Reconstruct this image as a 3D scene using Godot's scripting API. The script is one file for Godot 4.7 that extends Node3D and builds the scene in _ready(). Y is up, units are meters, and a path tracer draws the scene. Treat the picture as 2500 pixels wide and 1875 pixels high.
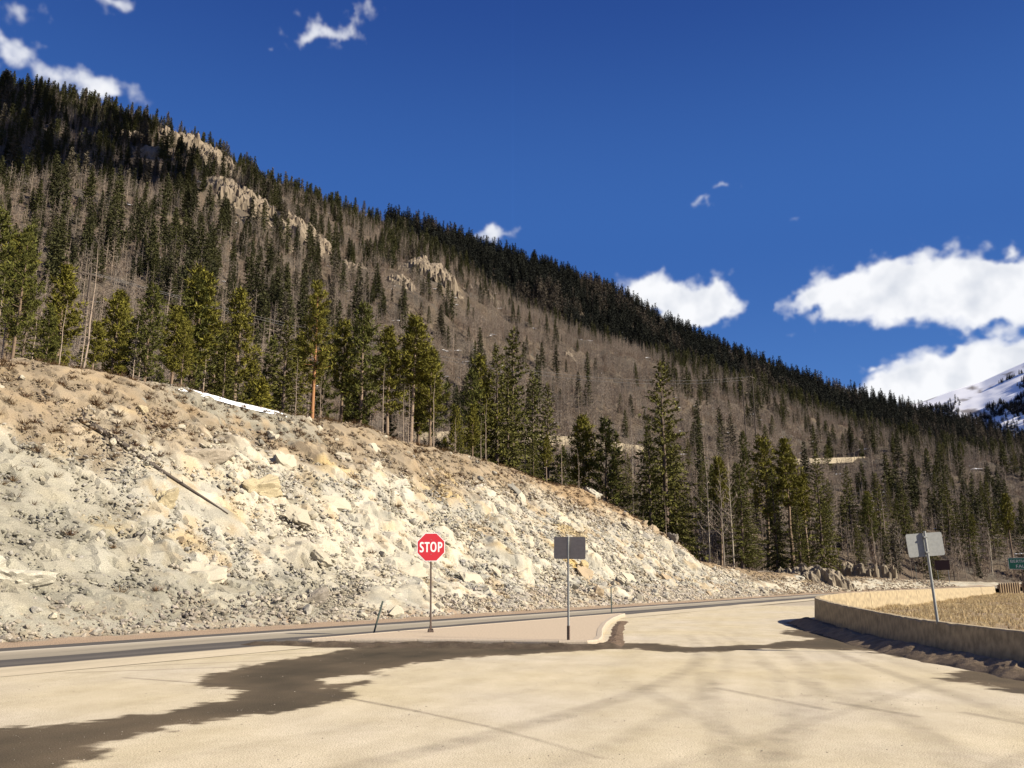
extends Node3D
# A highway junction below a blasted rock cut, forested mountainside behind.
# Metres, y up. The lens stands at (0, 1.7, 0) and looks along -z, tilted up.

const EYE := 1.7
# far edge of the highway: x, y, z
const ROAD := [[-53.24, 0.0, 46.67], [-12.68, 0.0, -22.29], [35.6, 0.0, -104.4], [48.0, 0.2, -116.0], [68.3, 0.57, -133.5], [90.0, 0.95, -150.0], [125.0, 1.3, -172.0], [175.0, 1.6, -196.0], [260.0, 1.8, -225.0]]
const SKIP := 80.0   # length of the road before the point where s = 0
# crest of the cut: distance along the road, height
const CREST := [[-70.0, 9.0], [-30.0, 10.5], [-5.0, 11.4], [7.8, 11.5], [9.3, 11.9], [11.0, 11.8], [14.9, 11.8], [18.5, 12.3], [25.0, 12.0], [34.5, 12.2], [39.8, 12.1], [45.0, 11.5], [52.0, 11.3], [58.8, 10.5], [66.7, 10.4], [70.0, 9.4], [72.5, 7.4], [74.2, 5.7], [75.6, 4.1], [80.9, 3.2], [94.2, 2.8], [106.0, 2.4], [125.0, 1.9], [160.0, 1.2], [300.0, 1.2]]
# azimuth in degrees from -z, elevation of the bare ridge, distance
const RIDGE_A := [[-60.0, 26.0, 500.0], [-42.9, 27.8, 480.0], [-37.19, 28.4, 465.0], [-33.45, 27.41, 450.0], [-29.61, 27.43, 440.0], [-25.48, 27.26, 430.0], [-22.55, 26.71, 425.0], [-20.12, 25.99, 420.0], [-17.61, 24.98, 415.0], [-15.08, 24.07, 410.0], [-11.26, 23.29, 420.0], [-6.72, 21.92, 430.0], [-3.44, 20.22, 430.0], [-1.49, 19.13, 430.0], [3.01, 16.49, 420.0], [6.16, 15.38, 430.0], [9.26, 14.42, 440.0], [12.28, 13.47, 450.0], [16.36, 11.91, 470.0], [19.39, 10.37, 480.0], [22.03, 8.99, 500.0], [25.81, 7.58, 520.0], [30.8, 6.36, 560.0], [36.88, 5.68, 600.0], [60.0, 5.14, 640.0]]
const MID_A := [[-60.0, 45.0, 150.0], [-43.0, 44.0, 150.0], [-20.0, 42.0, 150.0], [-10.0, 31.0, 148.0], [-5.4, 23.81, 145.0], [-3.0, 24.98, 150.0], [0.74, 25.9, 158.0], [4.46, 26.63, 168.0], [9.0, 26.69, 182.0], [13.5, 27.58, 205.0], [17.7, 31.36, 245.0], [21.3, 38.28, 300.0], [23.7, 42.68, 335.0], [26.0, 47.7, 380.0], [31.0, 50.0, 420.0], [60.0, 48.0, 450.0]]
const FOOT_A := [[-60.0, 7.0, 70.0], [-30.0, 8.0, 76.0], [-10.0, 6.0, 94.0], [0.0, 4.0, 106.0], [8.0, 2.0, 118.0], [14.0, 1.6, 128.0], [19.0, 1.2, 138.0], [22.6, 1.2, 146.0], [27.0, 1.3, 168.0], [31.0, 1.6, 194.0], [38.0, 2.0, 230.0], [60.0, 2.0, 330.0]]
const RIDGE_B := [[-19.32, 23.64, 800.0], [-13.19, 23.72, 800.0], [-6.75, 23.02, 800.0], [-4.78, 22.44, 800.0], [-1.5, 21.45, 800.0], [3.05, 20.14, 800.0], [7.19, 18.45, 820.0], [10.27, 16.5, 840.0], [12.97, 15.0, 850.0], [16.45, 13.44, 900.0], [18.7, 12.46, 950.0], [20.86, 11.43, 1000.0], [23.51, 10.65, 1100.0], [26.02, 9.69, 1200.0], [28.41, 8.76, 1300.0], [30.94, 7.59, 1400.0], [34.9, 6.2, 1500.0], [60.0, 5.05, 1600.0]]
const RIDGE_C := [[14.0, 7.0, 5000.0], [17.84, 8.36, 5000.0], [22.09, 9.7, 5000.0], [25.84, 10.46, 5000.0], [27.67, 11.01, 5000.0], [29.18, 11.35, 5000.0], [30.69, 11.93, 5000.0], [31.48, 12.21, 5000.0], [33.62, 13.16, 5000.0], [38.15, 14.81, 5000.0], [60.0, 15.46, 5000.0]]
# concrete wall beside the junction: x, z, height of its top
const WALL := [[10.3, 6.0, 0.72], [10.2, -4.0, 0.72], [10.15, -10.0, 0.72], [10.1, -14.0, 0.72], [10.05, -18.0, 0.72], [10.15, -22.0, 0.75], [10.65, -26.0, 0.8], [11.25, -30.0, 0.86], [11.95, -34.0, 0.93], [12.65, -36.8, 0.98], [13.5, -38.3, 1.05], [14.9, -39.7, 1.12], [18.0, -43.4, 1.16], [23.6, -51.0, 1.16], [34.0, -66.7, 1.12], [46.2, -85.0, 1.06]]
# azimuth, elevation, half widths, strength of each cloud puff in the sky
const CLOUDS := [[21.37, 17.18, 2.47, 1.09, 1.0], [23.64, 17.62, 2.92, 1.42, 1.0], [26.62, 17.77, 3.27, 1.5, 1.0], [29.12, 17.11, 2.89, 1.69, 1.0], [31.18, 16.15, 2.53, 1.6, 1.0], [29.16, 15.2, 2.16, 0.91, 0.35], [25.38, 15.99, 3.07, 0.82, 1.0], [19.67, 17.36, 0.71, 0.54, 0.7], [30.28, 14.57, 1.87, 1.59, 0.2], [32.87, 16.4, 2.65, 1.39, 1.0], [26.28, 11.77, 2.73, 1.4, 1.0], [28.37, 12.37, 2.4, 1.26, 1.0], [30.8, 12.19, 2.29, 1.17, 1.0], [24.16, 11.41, 2.32, 1.07, 1.0], [22.51, 10.98, 1.6, 0.6, 0.8], [28.65, 10.42, 3.29, 1.15, 1.0], [32.35, 11.45, 2.64, 1.33, 1.0], [30.45, 14.01, 0.94, 0.79, 0.2], [9.43, 18.95, 1.72, 1.05, 0.9], [10.96, 17.97, 2.31, 1.34, 1.0], [13.09, 17.39, 1.82, 1.19, 1.0], [14.35, 18.04, 1.05, 1.33, 0.7], [12.13, 16.7, 1.53, 0.6, 0.8], [-1.35, 22.65, 1.15, 0.42, 0.75], [-2.49, 22.19, 1.31, 0.24, 0.5], [-14.17, 34.34, 1.48, 0.77, 0.58], [-15.44, 33.71, 1.63, 0.37, 0.43], [-12.51, 34.18, 1.17, 0.78, 0.5], [-17.32, 32.99, 0.8, 0.16, 0.36], [-10.92, 35.82, 0.84, 0.76, 0.5], [-27.91, 33.3, 1.38, 0.52, 0.58], [-33.55, 31.44, 0.99, 0.69, 0.43], [-32.95, 29.16, 1.73, 0.83, 0.65], [-29.74, 28.48, 2.11, 0.74, 0.65], [-27.3, 28.52, 1.64, 0.61, 0.65], [-33.82, 29.9, 0.97, 0.47, 0.43], [-31.56, 32.01, 0.51, 0.58, 0.29], [13.63, 24.26, 0.93, 0.29, 0.45], [14.93, 25.0, 0.55, 0.17, 0.4], [20.49, 22.41, 1.0, 0.22, 0.4], [18.92, 15.46, 0.85, 0.23, 0.4], [23.49, 12.89, 0.38, 0.2, 0.5], [31.75, 18.75, 0.47, 0.36, 0.7]]

var noises := {}
var taken := {}
var rng := RandomNumberGenerator.new()
var road_at := PackedFloat32Array()   # length up to each point of ROAD

# ------------------------------------------------------------------ helpers

func noise(key: String, freq: float, kind := FastNoiseLite.TYPE_SIMPLEX_SMOOTH, octaves := 4) -> FastNoiseLite:
	if not noises.has(key):
		var n := FastNoiseLite.new()
		n.noise_type = kind
		n.frequency = freq
		n.seed = hash(key) % 10000
		n.fractal_octaves = octaves
		n.fractal_type = FastNoiseLite.FRACTAL_FBM if octaves > 1 else FastNoiseLite.FRACTAL_NONE
		noises[key] = n
	return noises[key]

func cells(key: String, freq: float, what: int) -> FastNoiseLite:
	if not noises.has(key):
		var n := FastNoiseLite.new()
		n.noise_type = FastNoiseLite.TYPE_CELLULAR
		n.frequency = freq
		n.seed = hash(key) % 10000
		n.fractal_type = FastNoiseLite.FRACTAL_NONE
		n.cellular_return_type = what
		n.cellular_jitter = 1.0
		noises[key] = n
	return noises[key]

class Shape:
	var v := PackedVector3Array()
	var n := PackedVector3Array()
	var c := PackedColorArray()
	var uv := PackedVector2Array()
	func tri(a: Vector3, b: Vector3, d: Vector3, col := Color.WHITE) -> void:
		var nn := (d - a).cross(b - a)
		nn = nn.normalized() if nn.length_squared() > 1e-16 else Vector3.UP
		v.append(a); v.append(b); v.append(d)
		n.append(nn); n.append(nn); n.append(nn)
		c.append(col); c.append(col); c.append(col)
	func quad(a: Vector3, b: Vector3, d: Vector3, e: Vector3, col := Color.WHITE) -> void:
		tri(a, b, d, col)
		tri(a, d, e, col)
	func box(lo: Vector3, hi: Vector3, t := Transform3D(), col := Color.WHITE, bevel := 0.0) -> void:
		# a box with chamfered edges, set by t
		var e := bevel
		var p := []
		for k in 3:
			var i := (k + 1) % 3
			var j := (k + 2) % 3
			for side in 2:
				var f := []
				for uvw in [[0, 0], [1, 0], [1, 1], [0, 1]]:
					var q := Vector3()
					q[k] = hi[k] if side else lo[k]
					q[i] = (hi[i] - e) if uvw[0] else (lo[i] + e)
					q[j] = (hi[j] - e) if uvw[1] else (lo[j] + e)
					f.append(t * q)
				p.append(f)
				if side: quad(f[0], f[3], f[2], f[1], col)
				else: quad(f[0], f[1], f[2], f[3], col)
		if e > 0.0:
			for k in 3:
				var i := (k + 1) % 3
				var j := (k + 2) % 3
				for a in 2:
					for b in 2:
						var q := []
						for w in 2:
							for which in 2:
								var r := Vector3()
								r[k] = (hi[k] - e) if w else (lo[k] + e)
								r[i] = (hi[i] if which == 0 else hi[i] - e) if a else (lo[i] if which == 0 else lo[i] + e)
								r[j] = (hi[j] - e if which == 0 else hi[j]) if b else (lo[j] + e if which == 0 else lo[j])
								q.append(t * r)
						if (a + b) % 2 == 0: quad(q[0], q[2], q[3], q[1], col)
						else: quad(q[0], q[1], q[3], q[2], col)
			for a in 2:
				for b in 2:
					for d in 2:
						var q := []
						for k in 3:
							var r := Vector3(hi.x - e if a else lo.x + e, hi.y - e if b else lo.y + e, hi.z - e if d else lo.z + e)
							r[k] = [[lo.x, hi.x][a], [lo.y, hi.y][b], [lo.z, hi.z][d]][k]
							q.append(t * r)
						if (a + b + d) % 2 == 1: tri(q[0], q[1], q[2], col)
						else: tri(q[0], q[2], q[1], col)
	func tube(pts: Array, radii: Array, sides := 6, col := Color.WHITE, smooth := true) -> void:
		var rings := []
		for i in pts.size():
			var dir: Vector3 = (pts[mini(i + 1, pts.size() - 1)] - pts[maxi(i - 1, 0)]).normalized()
			var side := dir.cross(Vector3.UP if absf(dir.y) < 0.9 else Vector3.RIGHT).normalized()
			var up := side.cross(dir).normalized()
			var ring := []
			for k in sides:
				var a := TAU * k / sides
				ring.append([pts[i] + (side * cos(a) + up * sin(a)) * radii[i], side * cos(a) + up * sin(a)])
			rings.append(ring)
		for i in pts.size() - 1:
			for k in sides:
				var q := [rings[i][k], rings[i][(k + 1) % sides], rings[i + 1][(k + 1) % sides], rings[i + 1][k]]
				for ids in [[0, 1, 2], [0, 2, 3]]:
					if smooth:
						for id in ids:
							v.append(q[id][0]); n.append(q[id][1]); c.append(col)
					else:
						tri(q[ids[0]][0], q[ids[1]][0], q[ids[2]][0], col)
		for end in 2:
			var ring: Array = rings[-1 if end else 0]
			for k in range(1, sides - 1):
				if end: tri(ring[0][0], ring[k][0], ring[k + 1][0], col)
				else: tri(ring[0][0], ring[k + 1][0], ring[k][0], col)
	func add(s: Shape, t := Transform3D(), col := Color(0, 0, 0, 0)) -> void:
		var b := t.basis.inverse().transposed()
		for i in s.v.size():
			v.append(t * s.v[i])
			n.append((b * s.n[i]).normalized())
			c.append(s.c[i] if col.a == 0.0 else col)
	func mesh() -> ArrayMesh:
		var a := []
		a.resize(Mesh.ARRAY_MAX)
		a[Mesh.ARRAY_VERTEX] = v
		a[Mesh.ARRAY_NORMAL] = n
		a[Mesh.ARRAY_COLOR] = c
		if uv.size() == v.size(): a[Mesh.ARRAY_TEX_UV] = uv
		var m := ArrayMesh.new()
		m.add_surface_from_arrays(Mesh.PRIMITIVE_TRIANGLES, a)
		return m

# a sheet of rows x columns of points, smooth or faceted
func grid_mesh(p: PackedVector3Array, cols: PackedColorArray, rows: int, columns: int, smooth: bool, uv := PackedVector2Array(), uv2 := PackedVector2Array()) -> ArrayMesh:
	var a := []
	a.resize(Mesh.ARRAY_MAX)
	if smooth:
		var nn := PackedVector3Array()
		nn.resize(p.size())
		var idx := PackedInt32Array()
		idx.resize((rows - 1) * (columns - 1) * 6)
		var w := 0
		for r in rows:
			for k in columns:
				var dx := p[r * columns + mini(k + 1, columns - 1)] - p[r * columns + maxi(k - 1, 0)]
				var dz := p[mini(r + 1, rows - 1) * columns + k] - p[maxi(r - 1, 0) * columns + k]
				var q := dz.cross(dx)
				nn[r * columns + k] = (q if q.y > 0.0 else -q).normalized()
				if r < rows - 1 and k < columns - 1:
					var i := r * columns + k
					var up := (p[i + 1] - p[i]).cross(p[i + columns] - p[i]).y > 0.0
					idx[w] = i; idx[w + 1] = i + columns if up else i + 1; idx[w + 2] = i + 1 if up else i + columns
					idx[w + 3] = i + 1; idx[w + 4] = i + columns if up else i + columns + 1; idx[w + 5] = i + columns + 1 if up else i + columns
					w += 6
		a[Mesh.ARRAY_VERTEX] = p
		a[Mesh.ARRAY_NORMAL] = nn
		if cols.size(): a[Mesh.ARRAY_COLOR] = cols
		if uv.size(): a[Mesh.ARRAY_TEX_UV] = uv
		if uv2.size(): a[Mesh.ARRAY_TEX_UV2] = uv2
		a[Mesh.ARRAY_INDEX] = idx
	else:
		var total := (rows - 1) * (columns - 1) * 6
		var vv := PackedVector3Array()
		var nn := PackedVector3Array()
		var cc := PackedColorArray()
		vv.resize(total); nn.resize(total); cc.resize(total)
		var w := 0
		for r in rows - 1:
			for k in columns - 1:
				var i := r * columns + k
				var t := [i, i + columns, i + 1, i + 1, i + columns, i + columns + 1]
				if (r + k) % 2: t = [i, i + columns, i + columns + 1, i, i + columns + 1, i + 1]
				for h in 2:
					var q := (p[t[h * 3 + 2]] - p[t[h * 3]]).cross(p[t[h * 3 + 1]] - p[t[h * 3]])
					var order := [0, 1, 2]
					if q.y < 0.0:
						q = -q
						order = [0, 2, 1]
					q = q.normalized()
					for m in order:
						vv[w] = p[t[h * 3 + m]]; nn[w] = q; cc[w] = cols[t[h * 3 + m]]
						w += 1
		a[Mesh.ARRAY_VERTEX] = vv
		a[Mesh.ARRAY_NORMAL] = nn
		a[Mesh.ARRAY_COLOR] = cc
	var m := ArrayMesh.new()
	m.add_surface_from_arrays(Mesh.PRIMITIVE_TRIANGLES, a)
	return m

func numbered(called: String) -> String:
	taken[called] = taken.get(called, -1) + 1
	return called if taken[called] == 0 else "%s_%03d" % [called, taken[called]]

func obj(called: String, m: Mesh, mat: Material, parent: Node3D = null, at := Transform3D()) -> MeshInstance3D:
	var o := MeshInstance3D.new()
	o.name = called if parent else numbered(called)
	o.mesh = m
	o.material_override = mat
	o.transform = at
	(parent if parent else self).add_child(o, true)
	return o

func thing(called: String, label: String, category: String, at := Transform3D(), group := "") -> Node3D:
	var o := Node3D.new()
	o.name = numbered(called)
	o.transform = at
	add_child(o, true)
	tag(o, label, category, group)
	return o

func tag(o: Node, label: String, category := "", group := "", kind := "") -> void:
	if label: o.set_meta("label", label)
	if category: o.set_meta("category", category)
	if group: o.set_meta("group", group)
	if kind: o.set_meta("kind", kind)

func many(called: String, m: Mesh, mat: Material, where: Array, tints: Array, parent: Node3D = null) -> MultiMeshInstance3D:
	var mm := MultiMesh.new()
	mm.transform_format = MultiMesh.TRANSFORM_3D
	mm.use_colors = tints.size() > 0
	mm.mesh = m
	mm.instance_count = where.size()
	for i in where.size():
		mm.set_instance_transform(i, where[i])
		if tints.size(): mm.set_instance_color(i, tints[i])
	var o := MultiMeshInstance3D.new()
	o.name = called if parent else numbered(called)
	o.multimesh = mm
	o.material_override = mat
	(parent if parent else self).add_child(o, true)
	return o

func lin(r: float, g: float, b: float) -> Color:
	return Color(r, g, b).linear_to_srgb()

func plain(r: float, g: float, b: float, rough := 0.85, metal := 0.0) -> StandardMaterial3D:
	var m := StandardMaterial3D.new()
	m.albedo_color = lin(r, g, b)
	m.roughness = rough
	m.metallic = metal
	return m

func tinted(rough := 0.9, back := 0.0) -> StandardMaterial3D:
	var m := StandardMaterial3D.new()
	m.vertex_color_use_as_albedo = true
	m.roughness = rough
	m.metallic_specular = 0.25
	if back > 0.0:
		m.backlight_enabled = true
		m.backlight = Color(back, back, back)
	return m

# a seamless grey mottling around "mid", for grain on top of a colour
func grain(key: String, size: int, freq: float, low: float, high: float, octaves := 5) -> ImageTexture:
	var n := noise(key, freq, FastNoiseLite.TYPE_SIMPLEX_SMOOTH, octaves)
	var im := n.get_seamless_image(size, size)
	im.convert(Image.FORMAT_RGB8)
	var d := im.get_data()
	var lut := PackedByteArray()
	for i in 256: lut.append(int(clampf(lerpf(low, high, i / 255.0), 0.0, 1.0) * 255.0))
	for i in d.size(): d[i] = lut[d[i]]
	return ImageTexture.create_from_image(Image.create_from_data(size, size, false, Image.FORMAT_RGB8, d))

func grain_on(m: StandardMaterial3D, t: Texture2D, metres: float, relief := 0.0) -> StandardMaterial3D:
	m.albedo_texture = t
	m.uv1_triplanar = true
	m.uv1_world_triplanar = true
	m.uv1_scale = Vector3.ONE / metres
	if relief > 0.0:
		m.heightmap_enabled = true
		m.heightmap_texture = t
		m.heightmap_scale = relief
	return m

func row(table: Array, x: float, k: int) -> float:
	if x <= table[0][0]: return table[0][k]
	for i in range(1, table.size()):
		if x <= table[i][0]:
			return lerpf(table[i - 1][k], table[i][k], (x - table[i - 1][0]) / (table[i][0] - table[i - 1][0]))
	return table[-1][k]

# ------------------------------------------------------------------ lie of the land

func road_frame(s: float) -> Array:   # [point on the far edge, along, away from the road]
	var at := s + SKIP
	var i := 0
	while i < ROAD.size() - 2 and at > road_at[i + 1]: i += 1
	var a := Vector3(ROAD[i][0], ROAD[i][1], ROAD[i][2])
	var b := Vector3(ROAD[i + 1][0], ROAD[i + 1][1], ROAD[i + 1][2])
	var f := (at - road_at[i]) / (road_at[i + 1] - road_at[i])
	var dir := (b - a).normalized()
	# turn smoothly near the corners
	var here := dir
	if f > 0.5 and i < ROAD.size() - 2:
		var c := Vector3(ROAD[i + 2][0], ROAD[i + 2][1], ROAD[i + 2][2])
		here = dir.lerp((c - b).normalized(), clampf((f - 0.5), 0.0, 0.5) if i > 1 else clampf((f - 0.9) * 5.0, 0.0, 0.5)).normalized()
	elif f < 0.5 and i > 1:
		var z := Vector3(ROAD[i - 1][0], ROAD[i - 1][1], ROAD[i - 1][2])
		here = dir.lerp((a - z).normalized(), clampf((0.5 - f), 0.0, 0.5)).normalized()
	return [a.lerp(b, f), here, Vector3(here.z, 0.0, -here.x).normalized()]

func road_sq(x: float, z: float) -> Vector2:   # (along, away)
	var best := Vector2(0, 1e9)
	for i in ROAD.size() - 1:
		var a := Vector2(ROAD[i][0], ROAD[i][2])
		var ab := Vector2(ROAD[i + 1][0], ROAD[i + 1][2]) - a
		var f := (Vector2(x, z) - a).dot(ab) / ab.length_squared()
		var g := clampf(f, 0.0 if i else -9.0, 1.0)
		var d := (Vector2(x, z) - a - ab * g)
		if d.length() < absf(best.y):
			best = Vector2(road_at[i] + ab.length() * g - SKIP, d.length() * (1.0 if d.dot(Vector2(ab.y, -ab.x)) > 0.0 else -1.0))
	return best

const TOE := 3.2
func bank_y(s: float, q: float) -> float:   # smooth cut: q measured from the edge of the asphalt
	var top := row(CREST, s, 1)
	var base := 0.0
	if s > 95.0: base = row([[95.0, 0.0], [115.0, 0.2], [140.0, 0.57], [167.0, 0.95], [208.0, 1.3], [300.0, 1.6]], s, 1)
	var rise := base + maxf(clampf(q / 1.4, 0.0, 1.0) * 0.12 + maxf(0.0, q - 1.4) * 0.5, 0.4 + (q - TOE) * 0.84)
	var over := q - TOE - (top - 0.4) / 0.84
	var flat := top - 0.10 * clampf(over, 0.0, 40.0) + 0.06 * minf(over, 0.0)
	var k := 0.9
	var h := clampf(0.5 + 0.5 * (flat - rise) / k, 0.0, 1.0)
	return lerpf(flat, rise, h) - k * h * (1.0 - h)

func hill_y(az: float, dist: float) -> float:
	var d0 := row(FOOT_A, az, 2)
	var d1 := row(MID_A, az, 2)
	var d2 := row(RIDGE_A, az, 2)
	var y0 := row(FOOT_A, az, 1)
	var y1 := row(MID_A, az, 1)
	var y2 := EYE + d2 * tan(deg_to_rad(row(RIDGE_A, az, 1)))
	var y := 0.0
	if dist < d0: y = y0 - (d0 - dist) * 0.35
	elif dist < d1: y = lerpf(y0, y1, (dist - d0) / (d1 - d0))
	elif dist < d2: y = lerpf(y1, y2, (dist - d1) / (d2 - d1))
	else: y = y2 - (dist - d2) * 0.5
	var t := clampf((dist - d0) / (d2 - d0), 0.0, 1.3)
	var x := sin(deg_to_rad(az)) * dist
	var z := -cos(deg_to_rad(az)) * dist
	var bump := noise("hill", 0.018).get_noise_2d(x, z) * 9.0 * smoothstep(0.12, 0.5, t) * (1.0 - smoothstep(0.8, 1.0, t) * 0.7)
	return y + bump + noise("hill_fine", 0.12).get_noise_2d(x, z) * 1.2

func land_y(x: float, z: float) -> float:
	var az := rad_to_deg(atan2(x, -z))
	var dist := Vector2(x, z).length()
	var sq := road_sq(x, z)
	var y := 0.0
	if sq.y > 0.0 and sq.y < 60.0: y = bank_y(sq.x, sq.y)
	if dist > row(FOOT_A, az, 2) - 12.0: y = maxf(y, hill_y(az, dist))
	return y

func hill_hit(az: float, el: float) -> float:   # distance at which the hillside rises above an angle of view
	var d := row(FOOT_A, az, 2)
	var far := row(RIDGE_A, az, 2)
	while d < far:
		if atan2(hill_y(az, d) - EYE, d) >= deg_to_rad(el): return d
		d += 2.0
	return far

func polar(az: float, dist: float, y: float) -> Vector3:
	return Vector3(sin(deg_to_rad(az)) * dist, y, -cos(deg_to_rad(az)) * dist)

func _ready() -> void:
	rng.seed = 4711
	var run := 0.0
	for i in ROAD.size():
		if i: run += Vector2(ROAD[i][0] - ROAD[i - 1][0], ROAD[i][2] - ROAD[i - 1][2]).length()
		road_at.append(run)
	make_camera()
	make_sky()
	make_ground()
	make_highway()
	make_island()
	make_rock_cut()
	make_hills()
	make_barrier()
	make_field()
	make_signs()
	make_upper_road()
	make_trees()
	make_forest()
	make_small_things()

# ------------------------------------------------------------------ camera, sky, sun

func make_camera() -> void:
	var cam := Camera3D.new()
	cam.name = "camera"
	cam.position = Vector3(0, EYE, 0)
	cam.rotation_degrees = Vector3(12.778, 0, 0)
	cam.fov = 48.0
	cam.near = 0.1
	cam.far = 20000.0
	cam.current = true
	add_child(cam)
	var sun := DirectionalLight3D.new()
	sun.name = "sun"
	sun.light_energy = 1.6
	sun.light_color = Color(1.0, 0.955, 0.875)
	sun.light_angular_distance = 0.5
	sun.shadow_enabled = true
	add_child(sun)
	sun.look_at_from_position(Vector3.ZERO, -Vector3(0.80, 0.535, 0.28), Vector3.UP)

func sky_color(el: float) -> Color:
	var t := clampf(el / 40.0, 0.0, 1.0)
	var low := Color(0.105, 0.265, 0.64)
	var mid := Color(0.044, 0.138, 0.44)
	var top := Color(0.021, 0.068, 0.285)
	var c := low.lerp(mid, smoothstep(0.05, 0.55, t)) if t < 0.55 else mid.lerp(top, smoothstep(0.55, 1.0, t))
	return c

func make_sky() -> void:
	var env := Environment.new()
	env.background_mode = Environment.BG_SKY
	env.tonemap_mode = Environment.TONE_MAPPER_LINEAR
	env.tonemap_exposure = 2.1
	env.sdfgi_enabled = true
	env.ssao_enabled = true
	env.ssil_enabled = true
	var gain := 1.0 / 2.1
	# whole sky, coarse: deep blue with scattered fair-weather clouds
	var w := 1024
	var h := 512
	var puffs := noise("puffs", 2.2, FastNoiseLite.TYPE_SIMPLEX_SMOOTH, 5)
	var im := Image.create(w, h, false, Image.FORMAT_RGBF)
	for y in h:
		var el := 90.0 - 180.0 * (y + 0.5) / h
		var base := sky_color(maxf(el, 0.0))
		for x in w:
			var c := base
			if el < -1.0:
				c = Color(0.16, 0.13, 0.1)
			elif el < 60.0:
				var az := wrapf(360.0 * (x + 0.5) / w, -180.0, 180.0)   # the panorama begins at -z
				var inside := smoothstep(46.0, 40.0, absf(az))
				var d := Vector3(sin(deg_to_rad(az)) * cos(deg_to_rad(el)), sin(deg_to_rad(el)) * 1.6, cos(deg_to_rad(az)) * cos(deg_to_rad(el)))
				var cover := smoothstep(0.22, 0.45, puffs.get_noise_3dv(d * 1.5)) * (1.0 - inside) * smoothstep(60.0, 40.0, el)
				c = c.lerp(Color(0.8, 0.83, 0.9), cover)
			im.set_pixel(x, y, Color(c.r * gain, c.g * gain, c.b * gain))
	im.resize(4096, 2048, Image.INTERPOLATE_CUBIC)
	# the part in front, fine
	var warp := noise("warp", 0.5, FastNoiseLite.TYPE_SIMPLEX_SMOOTH, 4)
	var fluff := noise("fluff", 0.42, FastNoiseLite.TYPE_SIMPLEX_SMOOTH, 6)
	var shade := noise("shade", 0.35, FastNoiseLite.TYPE_SIMPLEX_SMOOTH, 4)
	var px := 4096.0 / 360.0
	var boxes := [[7.0, 15.0, 17.0, 21.5], [17.5, 8.0, 40.0, 22.5], [-5.0, 20.0, 2.0, 25.0], [-20.0, 31.5, -8.0, 38.0], [-38.0, 26.0, -22.0, 36.5], [11.0, 23.0, 23.0, 26.0]]
	for b in boxes:
		for y in range(int((90.0 - b[3]) * px), int((90.0 - b[1]) * px)):
			var el := 90.0 - (y + 0.5) / px
			var base := sky_color(el)
			for x in range(int((b[0] + 360.0) * px), int((b[2] + 360.0) * px)):
				var az := (x + 0.5) / px - 360.0
				var u := az + warp.get_noise_2d(az, el) * 0.9
				var v := el + warp.get_noise_2d(az + 50.0, el) * 0.6
				var dens := 0.0
				for p in CLOUDS:
					var dx: float = (u - p[0]) / p[2]
					var dy: float = (v - p[1]) / p[3]
					var r := dx * dx + dy * dy
					if r < 2.2:
						var k: float = p[4] * exp(-r * 1.1)
						dens += k
				if dens <= 0.02: continue
				var f := fluff.get_noise_2d(az, el * 1.3)
				var cover := smoothstep(0.16, 0.80, dens * 0.95 + f * 0.75 * (1.0 - 0.35 * minf(dens, 1.0)))
				if cover <= 0.001: continue
				var thick := clampf(0.18 + shade.get_noise_2d(az, el) * 0.9, 0.0, 1.0) * smoothstep(0.45, 1.2, dens)   # denser, greyer parts of the cloud
				var c := Color(0.96, 0.97, 1.0).lerp(Color(0.66, 0.70, 0.78), thick)
				c = base.lerp(c, cover * minf(1.0, 0.35 + dens * 0.75))
				im.set_pixel(x % 4096, y, Color(c.r * gain, c.g * gain, c.b * gain))
	var mat := PanoramaSkyMaterial.new()
	mat.panorama = ImageTexture.create_from_image(im)
	mat.energy_multiplier = 1.0
	var sky := Sky.new()
	sky.sky_material = mat
	env.sky = sky
	var we := WorldEnvironment.new()
	we.name = "environment"
	we.environment = env
	add_child(we)

# ------------------------------------------------------------------ paved ground

const DAMP_A := [Vector2(-6.2, -10.54), Vector2(-5.7, -10.79), Vector2(-5.24, -11.2), Vector2(-4.8, -11.75), Vector2(-4.43, -12.36), Vector2(-4.2, -13.19), Vector2(-4.13, -13.98), Vector2(-4.68, -14.68), Vector2(-5.57, -15.45), Vector2(-5.52, -16.71), Vector2(-5.29, -18.89), Vector2(-4.42, -21.2), Vector2(-3.87, -23.6), Vector2(-5.02, -23.9), Vector2(-6.2, -24.3), Vector2(-4.2, -25.0), Vector2(-1.4, -25.0), Vector2(2.36, -24.87), Vector2(3.04, -24.69), Vector2(3.77, -23.35), Vector2(2.62, -22.73), Vector2(1.64, -22.15), Vector2(0.15, -21.07), Vector2(-1.1, -20.21), Vector2(-1.82, -19.09), Vector2(-2.27, -18.0), Vector2(-2.54, -16.24), Vector2(-2.39, -14.38), Vector2(-2.34, -13.29), Vector2(-2.64, -12.81), Vector2(-3.25, -11.75), Vector2(-3.8, -11.13), Vector2(-4.13, -10.18), Vector2(-4.22, -9.48), Vector2(-4.09, -8.57), Vector2(-3.67, -7.5), Vector2(-3.4, -5.5), Vector2(-6.5, -5.5), Vector2(-8.5, -9.2), Vector2(-7.4, -10.1)]
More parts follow.
